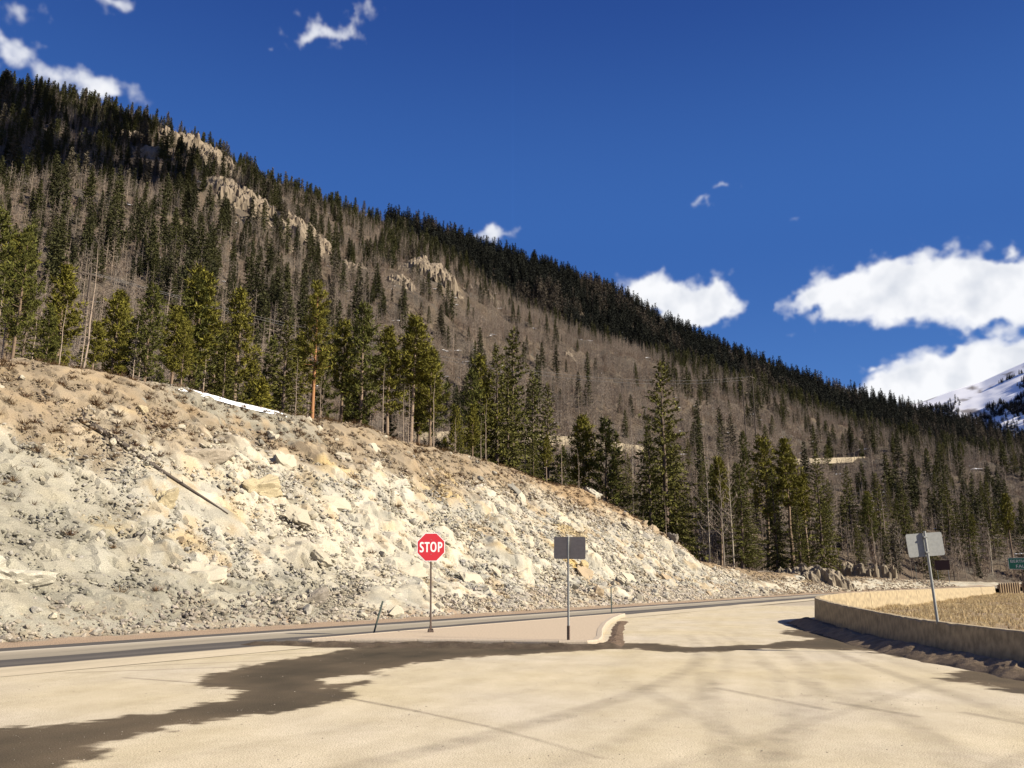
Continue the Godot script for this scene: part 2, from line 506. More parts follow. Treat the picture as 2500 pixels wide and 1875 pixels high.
const DAMP_B := [Vector2(2.89, -25.05), Vector2(3.77, -24.6), Vector2(4.74, -23.35), Vector2(6.65, -24.17), Vector2(8.91, -26.4), Vector2(8.63, -28.61), Vector2(10.01, -31.8), Vector2(11.2, -37.0), Vector2(12.4, -37.5), Vector2(10.52, -28.14), Vector2(9.23, -22.59), Vector2(8.86, -20.21), Vector2(8.53, -22.29), Vector2(7.0, -22.89), Vector2(5.63, -22.15), Vector2(4.13, -21.46), Vector2(3.18, -22.59)]
const DAMP_C := [Vector2(8.02, -16.79), Vector2(8.9, -17.6), Vector2(9.2, -16.24), Vector2(9.0, -12.0), Vector2(7.9, -11.5), Vector2(7.65, -14.38), Vector2(7.7, -15.8)]
const DRY := [[Vector2(-3.39, -15.95), Vector2(-3.08, -16.47), Vector2(-2.53, -16.17), Vector2(-2.67, -15.59), Vector2(-3.0, -15.25)], [Vector2(-1.92, -19.09), Vector2(-1.28, -19.75), Vector2(-0.42, -19.97), Vector2(-0.55, -19.31), Vector2(-1.22, -18.89), Vector2(-1.67, -18.48)], [Vector2(-2.75, -14.38), Vector2(-2.57, -14.99), Vector2(-2.19, -15.52), Vector2(-1.96, -16.24), Vector2(-1.88, -14.38), Vector2(-2.13, -13.71), Vector2(-2.45, -13.55)], [Vector2(-5.72, -23.2), Vector2(-4.67, -23.1), Vector2(-3.9, -23.0), Vector2(-4.54, -21.73), Vector2(-4.95, -20.69)]]
const CRACK := [Vector2(-6.87, -16.09), Vector2(-5.36, -15.32), Vector2(-3.56, -14.38), Vector2(-2.34, -13.29), Vector2(-1.26, -12.07), Vector2(-0.31, -10.86), Vector2(0.27, -9.95), Vector2(0.87, -8.97)]
const SEAM := [Vector2(2.6, -23.6), Vector2(4.05, -22.75), Vector2(5.2, -22.9), Vector2(6.9, -23.5), Vector2(8.3, -23.4), Vector2(9.4, -22.9)]
# straight dark strokes, tyre marks among them: from, to, half width, strength
const MARKS := [[Vector2(-0.3, -6.5), Vector2(9.0, -17.5), 0.14, 0.12], [Vector2(2.2, -6.2), Vector2(9.3, -13.4), 0.14, 0.14], [Vector2(4.0, -6.0), Vector2(9.0, -11.0), 0.13, 0.11], [Vector2(3.3, -14.6), Vector2(4.2, -12.2), 0.1, 0.3], [Vector2(4.6, -12.9), Vector2(5.1, -11.6), 0.1, 0.32], [Vector2(5.9, -11.9), Vector2(6.3, -10.6), 0.1, 0.28], [Vector2(1.6, -7.3), Vector2(2.1, -6.9), 0.07, 0.34], [Vector2(-8.8, -17.6), Vector2(-4.9, -19.6), 0.07, 0.34], [Vector2(-8.3, -16.9), Vector2(-5.2, -18.2), 0.07, 0.34], [Vector2(-6.4, -20.6), Vector2(-3.9, -21.9), 0.07, 0.32], [Vector2(2.0, -15.5), Vector2(2.6, -9.0), 0.2, 0.14], [Vector2(3.6, -17.0), Vector2(1.9, -8.0), 0.22, 0.14], [Vector2(5.2, -19.0), Vector2(4.5, -8.0), 0.2, 0.1]]
const PX0 := -26.0
const PX1 := 22.0
const PZ0 := 4.0
const PZ1 := -60.0

func poly_dist(p: Vector2, poly: Array) -> float:   # negative inside
	var best := 1e9
	var inside := false
	var j := poly.size() - 1
	for i in poly.size():
		var a: Vector2 = poly[i]
		var b: Vector2 = poly[j]
		var ab := b - a
		var d := p - a
		var t := clampf(d.dot(ab) / ab.length_squared(), 0.0, 1.0)
		best = minf(best, (d - ab * t).length_squared())
		if (a.y > p.y) != (b.y > p.y) and p.x < (b.x - a.x) * (p.y - a.y) / (b.y - a.y) + a.x: inside = not inside
		j = i
	return sqrt(best) * (-1.0 if inside else 1.0)

func line_dist(p: Vector2, pts: Array) -> float:
	var best := 1e9
	for i in pts.size() - 1:
		var ab: Vector2 = pts[i + 1] - pts[i]
		var t := clampf((p - pts[i]).dot(ab) / ab.length_squared(), 0.0, 1.0)
		best = minf(best, (p - pts[i] - ab * t).length_squared())
	return sqrt(best)

func make_ground() -> void:
	var base := Shape.new()
	base.quad(Vector3(-7000, -0.3, -7000), Vector3(7000, -0.3, -7000), Vector3(7000, -0.3, 3000), Vector3(-7000, -0.3, 3000))
	var gm := grain_on(plain(0.24, 0.19, 0.13), grain("soil", 256, 0.03, 0.7, 1.0), 9.0)
	tag(obj("ground", base.mesh(), gm), "", "", "", "structure")
	# soaked patches as a coarse field of distances, then fine pixels
	var cw := 192
	var ch := 256
	var wet := Image.create(cw, ch, false, Image.FORMAT_RF)
	for y in ch:
		for x in cw:
			var p := Vector2(lerpf(PX0, PX1, (x + 0.5) / cw), lerpf(PZ0, PZ1, (y + 0.5) / ch))
			var d := 4.0
			if p.x > -13.0 and p.x < 14.0 and p.y < -2.0 and p.y > -42.0:
				d = minf(minf(poly_dist(p, DAMP_A), poly_dist(p, DAMP_B)), poly_dist(p, DAMP_C))
				for q in DRY: d = maxf(d, -poly_dist(p, q) * 1.4)
			wet.set_pixel(x, y, Color(clampf(d, -4.0, 4.0), 0, 0))
	var w := 1024
	var h := 1365
	wet.resize(w, h, Image.INTERPOLATE_CUBIC)
	var far := wet.get_data().to_float32_array()
	var n1 := noise("pave_a", 0.16, FastNoiseLite.TYPE_SIMPLEX_SMOOTH, 4)
	var n2 := noise("pave_b", 0.9, FastNoiseLite.TYPE_SIMPLEX_SMOOTH, 5)
	var n3 := noise("pave_c", 0.35, FastNoiseLite.TYPE_SIMPLEX_SMOOTH, 3)
	var bytes := PackedByteArray()
	bytes.resize(w * h * 3)
	for y in h:
		var z := lerpf(PZ0, PZ1, (y + 0.5) / h)
		for x in w:
			var wx := lerpf(PX0, PX1, (x + 0.5) / w)
			var a := n1.get_noise_2d(wx, z)
			var b := n2.get_noise_2d(wx * 1.2, z * 0.8)
			var k := n3.get_noise_2d((wx + z * 0.28) * 2.6, z * 0.16)   # drag marks of traffic
			var r := 196.0 + b * 11.0 + k * 6.0
			var g := 184.0 + b * 11.0 + k * 6.0 - a * 2.0
			var u := 159.0 + b * 11.0 + k * 7.0 - a * 10.0
			var fine := n2.get_noise_2d(wx * 6.0 + 20.0, z * 6.0) * 7.0
			r += fine; g += fine; u += fine
			var d := far[y * w + x]
			if d < 1.2:
				var s := smoothstep(0.10, -0.12, d + b * 0.34 + k * 0.22 + n2.get_noise_2d(wx * 5.0, z * 2.0) * 0.12 + n2.get_noise_2d(wx * 0.9 + 70.0, z * 4.5) * 0.22)
				if s > 0.0:
					var t := 0.42 + 0.7 * n2.get_noise_2d(wx * 0.4 + 40.0, z * 0.4) + b * 0.35 + k * 0.3 + 0.45 * smoothstep(-1.1, 0.0, d)
					r = lerpf(r, lerpf(74.0, 98.0, t), s)
					g = lerpf(g, lerpf(67.0, 87.0, t), s)
					u = lerpf(u, lerpf(56.0, 72.0, t), s)
			var at := (y * w + x) * 3
			bytes[at] = int(clampf(r, 0, 255)); bytes[at + 1] = int(clampf(g, 0, 255)); bytes[at + 2] = int(clampf(u, 0, 255))
	# cracks, straight dark strokes and tyre marks
	var strokes := []
	for i in CRACK.size() - 1: strokes.append([CRACK[i], CRACK[i + 1], 0.035 if i > 3 else 0.05, 0.75 - 0.09 * i if i != 0 else 0.45])
	for i in SEAM.size() - 1: strokes.append([SEAM[i], SEAM[i + 1], 0.16 if i < 3 else 0.05, 0.8])
	strokes.append_array(MARKS)
	# tyre sweeps: faint arcs from the slip lane and the highway into the lot
	for i in 13:
		var side := 0.9 * (i % 2)
		var from := Vector2(lerpf(4.2, 9.0, i / 12.0) + side, lerpf(-31.0, -24.0, (i * 5 % 13) / 12.0))
		var to := Vector2(lerpf(-7.0, 8.5, i / 12.0) + side, -5.0)
		var bend := Vector2(lerpf(4.0, 7.0, i / 12.0), lerpf(-15.0, -12.0, (i * 7 % 13) / 12.0))
		var last := from
		for k in range(1, 13):
			var t := k / 12.0
			var p := from.lerp(bend, t).lerp(bend.lerp(to, t), t)
			strokes.append([last, p, 0.16 + 0.05 * (i % 3), 0.04 + 0.022 * (i * 3 % 4)])
			last = p
	for m in strokes:
		var lo := Vector2(minf(m[0].x, m[1].x) - 0.6, maxf(m[0].y, m[1].y) + 0.6)
		var hi := Vector2(maxf(m[0].x, m[1].x) + 0.6, minf(m[0].y, m[1].y) - 0.6)
		for y in range(maxi(0, int((lo.y - PZ0) / (PZ1 - PZ0) * h)), mini(h, int((hi.y - PZ0) / (PZ1 - PZ0) * h))):
			for x in range(maxi(0, int((lo.x - PX0) / (PX1 - PX0) * w)), mini(w, int((hi.x - PX0) / (PX1 - PX0) * w))):
				var p := Vector2(lerpf(PX0, PX1, (x + 0.5) / w), lerpf(PZ0, PZ1, (y + 0.5) / h))
				var rough := n2.get_noise_2d(p.x * 3.0, p.y * 3.0)
				var d := line_dist(p, [m[0], m[1]]) + rough * 0.03
				var s: float = smoothstep(m[2] + 0.03, m[2] * 0.4, d) * m[3] * (0.75 + rough * 0.6)
				if s <= 0.0: continue
				var at := (y * w + x) * 3
				for c in 3: bytes[at + c] = int(lerpf(bytes[at + c], [84.0, 76.0, 66.0][c], clampf(s, 0.0, 1.0)))
	var im := Image.create_from_data(w, h, false, Image.FORMAT_RGB8, bytes)
	var m := StandardMaterial3D.new()
	m.albedo_texture = ImageTexture.create_from_image(im)
	m.roughness = 0.95
	m.metallic_specular = 0.2
	m.detail_enabled = true
	m.detail_albedo = grain("grit", 512, 0.22, 0.60, 1.22, 3)
	m.detail_blend_mode = BaseMaterial3D.BLEND_MODE_MUL
	m.detail_uv_layer = BaseMaterial3D.DETAIL_UV_2
	m.uv2_scale = Vector3(1, 1, 1)
	var pts := PackedVector3Array()
	var uvs := PackedVector2Array()
	var uv2 := PackedVector2Array()
	for r in 65:
		for k in 49:
			var u := k / 48.0
			var v := r / 64.0
			var p := Vector3(lerpf(PX0, PX1, u), 0.0, lerpf(PZ0, PZ1, v))
			p.y = noise("lot", 0.05).get_noise_2d(p.x, p.z) * 0.02
			pts.append(p)
			uvs.append(Vector2(u, v))
			uv2.append(Vector2(p.x, p.z) / 2.3)
	tag(obj("parking_pavement", grid_mesh(pts, PackedColorArray(), 65, 49, true, uvs, uv2), m), "", "", "", "structure")
	var apron := Shape.new()
	apron.quad(Vector3(-60, -0.03, -130), Vector3(60, -0.03, -130), Vector3(60, -0.03, 40), Vector3(-60, -0.03, 40))
	tag(obj("gravel_verge", apron.mesh(), grain_on(plain(0.40, 0.34, 0.25), grain("verge", 256, 0.04, 0.82, 1.0), 3.0)), "", "", "", "structure")

func make_highway() -> void:
	# across: 0 at the far edge of the asphalt, 6.2 m towards the camera; along: 60 m repeats
	var w := 256
	var h := 1024
	var n := noise("asphalt", 0.02, FastNoiseLite.TYPE_SIMPLEX_SMOOTH, 4)
	var g := noise("asphalt_grit", 0.3, FastNoiseLite.TYPE_SIMPLEX_SMOOTH, 3)
	var bytes := PackedByteArray()
	bytes.resize(w * h * 3)
	for y in h:
		for x in w:
			var ang := TAU * y / h
			var streak := n.get_noise_3d(cos(ang) * 60.0, sin(ang) * 60.0, x * 1.6)
			var p := 6.2 * (x + 0.5) / w + streak * 0.28
			var c := Vector3(66, 62, 59)
			c = c.lerp(Vector3(150, 141, 124), smoothstep(0.9, 1.02, p))
			c = c.lerp(Vector3(198, 192, 178), smoothstep(0.08, 0.03, absf(6.2 * (x + 0.5) / w - 1.12)) * 0.75)
			c = c.lerp(Vector3(134, 126, 110), smoothstep(1.5, 2.2, p))
			c = c.lerp(Vector3(64, 60, 57), smoothstep(3.05, 3.3, p))
			c = c.lerp(Vector3(84, 79, 73), smoothstep(0.3, 0.1, absf(p - 4.15)))
			c = c.lerp(Vector3(176, 164, 140), smoothstep(4.75, 5.0, p))
			c *= 1.0 + g.get_noise_2d(x * 4.0, y) * 0.07 + streak * 0.1
			var at := (y * w + x) * 3
			for k in 3: bytes[at + k] = int(clampf(c[k], 0, 255))
	var m := StandardMaterial3D.new()
	m.albedo_texture = ImageTexture.create_from_image(Image.create_from_data(w, h, false, Image.FORMAT_RGB8, bytes))
	m.roughness = 0.85
	var pts := PackedVector3Array()
	var uvs := PackedVector2Array()
	var s := -70.0
	var rows := 0
	while s < 290.0:
		var f := road_frame(s)
		for k in 8:
			var p := 6.2 * k / 7.0
			var q: Vector3 = f[0] - f[2] * p
			pts.append(Vector3(q.x, q.y + 0.03 + (0.008 if k < 7 else -0.02), q.z))
			uvs.append(Vector2(k / 7.0, s / 60.0))
		rows += 1
		s += 2.5
	tag(obj("highway", grid_mesh(pts, PackedColorArray(), rows, 8, true, uvs), m), "", "", "", "structure")

const ISLAND := [Vector2(-5.7, -23.85), Vector2(-5.25, -24.6), Vector2(-4.35, -26.15), Vector2(-2.5, -29.3), Vector2(0.0, -33.5), Vector2(2.5, -37.8), Vector2(4.6, -41.3), Vector2(5.15, -42.0), Vector2(5.3, -41.7), Vector2(4.95, -40.4), Vector2(4.2, -37.0), Vector2(3.5, -33.0), Vector2(2.9, -28.6), Vector2(2.55, -25.2), Vector2(2.3, -23.7), Vector2(1.95, -23.25), Vector2(1.2, -23.2), Vector2(-0.2, -23.5), Vector2(-2.5, -23.8), Vector2(-4.3, -23.85), Vector2(-5.3, -23.75)]

func make_island() -> void:
	var o := Node3D.new()
	o.name = "traffic_island"
	add_child(o)
	tag(o, "", "", "", "structure")
	var ring := PackedVector2Array(ISLAND)
	var inner: PackedVector2Array = Geometry2D.offset_polygon(ring, -0.17)[0]
	var top := Shape.new()
	var tris := Geometry2D.triangulate_polygon(inner)
	for i in range(0, tris.size(), 3):
		var q := []
		for k in 3: q.append(Vector3(inner[tris[i + k]].x, 0.155, inner[tris[i + k]].y))
		if (q[2] - q[0]).cross(q[1] - q[0]).y < 0.0: q.reverse()
		top.tri(q[0], q[1], q[2])
	obj("paving", top.mesh(), grain_on(plain(0.48, 0.385, 0.275), grain("brick_dust", 256, 0.07, 0.84, 1.02), 1.6), o)
	var km := grain_on(plain(0.43, 0.36, 0.275), grain("kerb_dust", 256, 0.06, 0.8, 1.0), 1.1)
	# kerb stones of about 1.8 m round the outline
	var pts := []
	var run := 0.0
	for i in ISLAND.size():
		var a: Vector2 = ISLAND[i]
		var b: Vector2 = ISLAND[(i + 1) % ISLAND.size()]
		var steps := maxi(1, int(round(a.distance_to(b) / 1.8)))
		for k in steps: pts.append(a.lerp(b, float(k) / steps))
	for i in pts.size():
		var a: Vector2 = pts[i]
		var b: Vector2 = pts[(i + 1) % pts.size()]
		var dir := (b - a).normalized()
		var before: Vector2 = (a - pts[(i + pts.size() - 1) % pts.size()]).normalized()
		var after: Vector2 = (pts[(i + 2) % pts.size()] - b).normalized()
		var side := func(d: Vector2) -> Vector2:
			return Vector2(d.y, -d.x)
		var sgn := 1.0 if Geometry2D.is_point_in_polygon(a.lerp(b, 0.5) + side.call(dir) * 0.02, ring) else -1.0
		var na: Vector2 = side.call((dir + before).normalized()) * sgn
		var nb: Vector2 = side.call((dir + after).normalized()) * sgn
		var gap := dir * minf(0.006, a.distance_to(b) * 0.1)
		var sh := Shape.new()
		var prof := [[0.0, -0.05], [0.0, 0.12], [0.015, 0.15], [0.03, 0.162], [0.17, 0.165], [0.19, 0.1]]
		var pa := []
		var pb := []
		for p in prof:
			var u: Vector2 = a + gap + na * p[0]
			var v: Vector2 = b - gap + nb * p[0]
			pa.append(Vector3(u.x, p[1], u.y))
			pb.append(Vector3(v.x, p[1], v.y))
		for k in prof.size() - 1: sh.quad(pa[k], pb[k], pb[k + 1], pa[k + 1])
		for k in range(1, prof.size() - 1):
			sh.tri(pa[0], pa[k], pa[k + 1])
			sh.tri(pb[0], pb[k + 1], pb[k])
		obj("kerb_stone", sh.mesh(), km, o)

# a low heap of swept dirt along a line; width and height vary
func heap(called: String, line: Array, wide: float, high: float, label: String, seed_key: String, col: Color) -> void:
	var n := noise(seed_key, 0.8, FastNoiseLite.TYPE_SIMPLEX_SMOOTH, 5)
	var clod := cells(seed_key + "c", 3.2, FastNoiseLite.RETURN_CELL_VALUE)
	var pts := PackedVector3Array()
	var cols := PackedColorArray()
	var rows := 0
	var across := 17
	for i in line.size() - 1:
		var a: Vector2 = line[i]
		var b: Vector2 = line[i + 1]
		var steps := int(a.distance_to(b) / 0.09)
		for k in steps:
			var t := float(k) / steps
			var p := a.lerp(b, t)
			var dir := (b - a).normalized()
			if i < line.size() - 2: dir = dir.lerp((line[i + 2] - b).normalized(), maxf(0.0, t - 0.5)).normalized()
			if i > 0: dir = dir.lerp((a - line[i - 1]).normalized(), maxf(0.0, 0.5 - t)).normalized()
			var side := Vector2(-dir.y, dir.x)
			var f := float(i + t) / (line.size() - 1)
			var ends := smoothstep(0.0, 0.06, f) * smoothstep(1.0, 0.94, f)
			for j in across:
				var u := float(j) / (across - 1) * 2.0 - 1.0
				var w := wide * (0.85 + 0.4 * n.get_noise_2d(p.x * 0.35, p.y * 0.35))
				var q := p + side * u * w * 0.5
				var y := high * (1.0 - absf(u) ** 1.6) * ends * (0.9 + 0.35 * n.get_noise_2d(q.x * 0.6 + 9.0, q.y * 0.6) + 0.16 * n.get_noise_2d(q.x * 2.2 + 9.0, q.y * 2.2))
				y += clod.get_noise_2d(q.x, q.y) * 0.02 * (1.0 - absf(u)) * ends
				pts.append(Vector3(q.x, maxf(y, 0.0) - 0.012 + 0.02 * (1.0 - absf(u)), q.y))
				var v := 0.85 + 0.4 * n.get_noise_2d(q.x * 3.0, q.y * 3.0)
				cols.append(Color(col.r * v, col.g * v, col.b * v))
			rows += 1
	var o := obj(called, grid_mesh(pts, cols, rows, across, false), grain_on(tinted(0.95), grain("dirt", 256, 0.09, 0.6, 1.05), 0.7, 1.5))
	tag(o, label, "dirt", "", "stuff")

# ------------------------------------------------------------------ the rock cut

func polytope(r: RandomNumberGenerator, level: int, flat := 0.75) -> Shape:   # a broken stone about 1 m across
	var t := (1.0 + sqrt(5.0)) / 2.0
	var p := [Vector3(-1, t, 0), Vector3(1, t, 0), Vector3(-1, -t, 0), Vector3(1, -t, 0), Vector3(0, -1, t), Vector3(0, 1, t), Vector3(0, -1, -t), Vector3(0, 1, -t), Vector3(t, 0, -1), Vector3(t, 0, 1), Vector3(-t, 0, -1), Vector3(-t, 0, 1)]
	var f := [[0, 11, 5], [0, 5, 1], [0, 1, 7], [0, 7, 10], [0, 10, 11], [1, 5, 9], [5, 11, 4], [11, 10, 2], [10, 7, 6], [7, 1, 8], [3, 9, 4], [3, 4, 2], [3, 2, 6], [3, 6, 8], [3, 8, 9], [4, 9, 5], [2, 4, 11], [6, 2, 10], [8, 6, 7], [9, 8, 1]]
	var faces := []
	for q in f: faces.append([p[q[0]].normalized(), p[q[1]].normalized(), p[q[2]].normalized()])
	for l in level:
		var next := []
		for q in faces:
			var a: Vector3 = ((q[0] + q[1]) * 0.5).normalized()
			var b: Vector3 = ((q[1] + q[2]) * 0.5).normalized()
			var c: Vector3 = ((q[2] + q[0]) * 0.5).normalized()
			next.append_array([[q[0], a, c], [a, q[1], b], [c, b, q[2]], [a, b, c]])
		faces = next
	var planes := []
	for i in 6:   # a rough block, then corners knocked off
		var face := Vector3.ZERO
		face[i / 2] = 1.0 if i % 2 else -1.0
		planes.append([(face + Vector3(r.randfn(), r.randfn(), r.randfn()) * 0.28).normalized(), r.randf_range(0.24, 0.46)])
	for i in 4:
		planes.append([Vector3(r.randfn(), r.randfn(), r.randfn()).normalized(), r.randf_range(0.34, 0.52)])
	var out := Shape.new()
	for q in faces:
		var w := []
		for d in q:
			var rad := 0.72
			for pl in planes:
				var k: float = d.dot(pl[0])
				if k > 0.05: rad = minf(rad, pl[1] / k)
			w.append(Vector3(d.x * rad, d.y * rad * flat, d.z * rad))
		out.tri(w[0], w[2], w[1])
	return out

func rock_color(s: float, t: float, y: float) -> Color:   # what the cut is made of: t runs 0 at the toe to 1 at the crest
	var n := noise("zone", 0.09, FastNoiseLite.TYPE_SIMPLEX_SMOOTH, 3)
	var m := noise("zone_fine", 0.5, FastNoiseLite.TYPE_SIMPLEX_SMOOTH, 4)
	var a := n.get_noise_2d(s, t * 16.0)
	var b := m.get_noise_2d(s, t * 16.0)
	var c := Color(0.475, 0.435, 0.345)                                     # pale granite
	c = c.lerp(Color(0.385, 0.365, 0.305), smoothstep(0.0, 0.35, b + a * 0.5))   # grey-green
	c = c.lerp(Color(0.40, 0.31, 0.19), smoothstep(0.15, 0.5, -b + a * 0.4) * 0.7)
	var soil := smoothstep(0.60, 0.78, t + a * 0.2 + b * 0.14 + smoothstep(15.0, 3.0, s) * 0.17 - smoothstep(40.0, 56.0, s) * 0.12) * 0.92
	c = c.lerp(Color(0.30, 0.228, 0.145).lerp(Color(0.24, 0.193, 0.135), clampf(0.5 + b, 0.0, 1.0)), soil)
	var orange := smoothstep(48.0, 58.0, s) * smoothstep(0.55, 0.85, t + b * 0.3)
	c = c.lerp(Color(0.36, 0.24, 0.125), orange * 0.5)
	var grey := smoothstep(11.0, 6.0, s + b * 4.0) * smoothstep(0.62, 0.45, t + a * 0.2)
	grey = maxf(grey, smoothstep(24.0, 9.0, s + b * 6.0) * smoothstep(0.22, 0.12, t + a * 0.1))
	grey = maxf(grey, smoothstep(3.0, 1.0, absf(s - 22.0) * 0.35) * smoothstep(0.78, 0.9, t + b * 0.15))
	c = c.lerp(Color(0.27, 0.255, 0.205), grey * 0.85)
	var stain := smoothstep(0.32, 0.5, noise("stain", 0.13, FastNoiseLite.TYPE_SIMPLEX_SMOOTH, 3).get_noise_2d(s * 0.7, t * 20.0)) * smoothstep(0.2, 0.3, t) * smoothstep(0.85, 0.7, t)
	stain = maxf(stain * 0.6, smoothstep(1.3, 0.5, absf(s - 44.2)) * smoothstep(0.12, 0.16, t) * smoothstep(0.34, 0.3, t + b * 0.05))
	c = c.lerp(Color(0.46, 0.34, 0.15), stain)
	return c

func make_rock_cut() -> void:
	var ss := PackedFloat32Array()
	var s := -60.0
	while s < 230.0:
		ss.append(s)
		s += 0.15 if s > -4.0 and s < 50.0 else 0.22 if s > -6.0 and s < 82.0 else (0.5 if s < 120.0 else 1.6)
	var qs := PackedFloat32Array()
	var q := -0.3
	while q < 62.0:
		qs.append(q)
		q += 0.14 if q < 20.0 else (0.5 if q < 28.0 else 2.5)
	var big := cells("ledge", 0.22, FastNoiseLite.RETURN_CELL_VALUE)
	var mid := cells("block", 0.62, FastNoiseLite.RETURN_CELL_VALUE)
	var big_edge := cells("ledge_edge", 0.22, FastNoiseLite.RETURN_DISTANCE2_SUB)
	big_edge.seed = big.seed
	var mid_edge := cells("block_edge", 0.62, FastNoiseLite.RETURN_DISTANCE2_SUB)
	mid_edge.seed = mid.seed
	var sml := cells("chip", 1.7, FastNoiseLite.RETURN_CELL_VALUE)
	var tiny := cells("grit", 4.2, FastNoiseLite.RETURN_CELL_VALUE)
	var roll := noise("roll", 0.07, FastNoiseLite.TYPE_SIMPLEX_SMOOTH, 3)
	var where := noise("bedrock", 0.12, FastNoiseLite.TYPE_SIMPLEX_SMOOTH, 2)
	var pts := PackedVector3Array()
	var cols := PackedColorArray()
	var shoulder := Color(0.38, 0.285, 0.20)
	for i in ss.size():
		var f := road_frame(ss[i])
		var top := row(CREST, ss[i], 1)
		var qc := TOE + (top - 0.4) / 0.84
		for j in qs.size():
			var x := qs[j]
			var y := bank_y(ss[i], x)
			var t := (x - TOE) / maxf(qc - TOE, 0.6)
			var g: Vector3 = f[0] + f[2] * x
			var on := smoothstep(1.3, TOE + 1.0, x) * (1.0 - 0.85 * smoothstep(0.95, 1.3, t)) * clampf((top - 1.0) / 3.0, 0.25, 1.0)
			var u := ss[i] + x * 0.55
			var v := x * 1.25 - ss[i] * 0.3
			var rocky := smoothstep(-0.1, 0.25, where.get_noise_2d(u, v)) * smoothstep(0.9, 0.7, t)
			var d := roll.get_noise_2d(ss[i], x * 1.3) * 0.7 + big.get_noise_2d(u, v * 1.5) * 0.46 * rocky * smoothstep(0.02, 0.42, big_edge.get_noise_2d(u, v * 1.5) + 1.0) + mid.get_noise_2d(u, v * 1.3) * (0.10 + 0.18 * rocky) * smoothstep(0.02, 0.45, mid_edge.get_noise_2d(u, v * 1.3) + 1.0) + sml.get_noise_2d(u, v) * 0.12 + tiny.get_noise_2d(u, v) * 0.06
			d *= on * smoothstep(0.25, 1.1, line_dist(Vector2(ss[i], x), [Vector2(9.3, 13.0), Vector2(14.2, 7.9)]))
			var push: Vector3 = -f[2] * 0.64 + Vector3.UP * 0.77
			g.y = y + (0.02 if x < 0.0 else 0.0) + noise("shoulder", 0.7).get_noise_2d(g.x, g.z) * 0.05 * smoothstep(0.2, 1.2, x)
			pts.append(g + push * d)
			var c := rock_color(ss[i], t, y)
			var cell := 1.0 + mid.get_noise_2d(u, v * 1.3) * 0.16 + sml.get_noise_2d(u, v) * 0.14
			c = Color(c.r * cell, c.g * cell, c.b * cell)
			c = shoulder.lerp(c, smoothstep(1.1, 1.9, x + sml.get_noise_2d(u, v) * 0.5))
			c = c.lerp(Color(0.15, 0.115, 0.075), smoothstep(1.05, 1.4, t))
			if ss[i] > 76.0: c = c.lerp(Color(0.25, 0.19, 0.125), smoothstep(76.0, 84.0, ss[i]) * smoothstep(TOE, TOE + 2.5, x + roll.get_noise_2d(u * 3.0, v * 3.0) * 3.0) * 0.9)
			cols.append(c)
	var rm := grain_on(tinted(0.95), grain("stone_grain", 512, 0.05, 0.62, 1.1), 1.3, 3.0)
	var o := obj("rock_cut", grid_mesh(pts, cols, ss.size(), qs.size(), false), rm)
	tag(o, "", "", "", "structure")
	# loose stones: the largest one by one, the rest as rubble
	var r := RandomNumberGenerator.new()
	r.seed = 99
	var kinds := []
	for k in 8: kinds.append(polytope(r, 1, r.randf_range(0.55, 0.95)).mesh())
	var slabs := []
	for k in 6: slabs.append(rough_block(r, 2).mesh())
	var sm := grain_on(tinted(0.95), grain("stone_grain", 512, 0.05, 0.62, 1.1), 0.9, 2.0)
	var tones := []
	for c in [Color(0.50, 0.455, 0.35), Color(0.45, 0.405, 0.31), Color(0.38, 0.355, 0.30), Color(0.26, 0.245, 0.205), Color(0.40, 0.31, 0.20)]:
		var m := grain_on(plain(c.r, c.g, c.b, 0.95), grain("stone_grain", 512, 0.05, 0.62, 1.1), 0.9, 2.0)
		tones.append(m)
	var spots := []
	for k in 300:
		var a := r.randf_range(-4.0, 84.0)
		var top := row(CREST, a, 1)
		var qc := TOE + (top - 0.4) / 0.84
		var x := lerpf(1.5, qc - 0.3, r.randf() ** (1.6 if k % 3 else 0.8))
		var size := r.randf_range(0.26, 0.52) * (1.6 if k % 23 == 0 else 1.0) * clampf(0.75 + a / 90.0, 0.75, 1.5)
		spots.append([a, x, size])
	for k in spots.size():
		var a: float = spots[k][0]
		var x: float = spots[k][1]
		var f := road_frame(a)
		var g: Vector3 = f[0] + f[2] * x
		g.y = bank_y(a, x) + roll.get_noise_2d(a, x * 1.3) * 0.55 * smoothstep(TOE, TOE + 1.5, x)
		var t := (x - TOE) / maxf(1.0, (row(CREST, a, 1) - 0.4) / 0.84)
		var c := rock_color(a, t, 0.0)
		var tone := 3 if c.r < 0.27 else (4 if c.r - c.b > 0.16 else r.randi_range(0, 2))
		var basis := Basis.from_euler(Vector3(r.randf_range(-0.7, 0.7), r.randf_range(0, TAU), r.randf_range(-0.7, 0.7))).scaled(Vector3.ONE * spots[k][2])
		if k % 5 == 0 and x > TOE + 1.0 and t < 0.85:   # a broken slab lying in the face
			var face := Basis(f[1], (Vector3.UP * 0.77 - f[2] * 0.64).normalized(), f[1].cross(Vector3.UP * 0.77 - f[2] * 0.64).normalized())
			basis = face * Basis.from_euler(Vector3(r.randf_range(-0.25, 0.25), r.randf_range(-0.6, 0.6), r.randf_range(-0.25, 0.25))) * Basis.from_scale(Vector3(r.randf_range(1.2, 2.4), 0.55, r.randf_range(0.9, 1.7)))
			obj("stone", slabs[k / 5 % slabs.size()], tones[tone if tone > 2 else r.randi_range(0, 1)], o, Transform3D(basis, g - Vector3.UP * 0.02))
			continue
		obj("stone", kinds[k % kinds.size()], tones[tone], o, Transform3D(basis, g + Vector3.UP * spots[k][2] * 0.12))
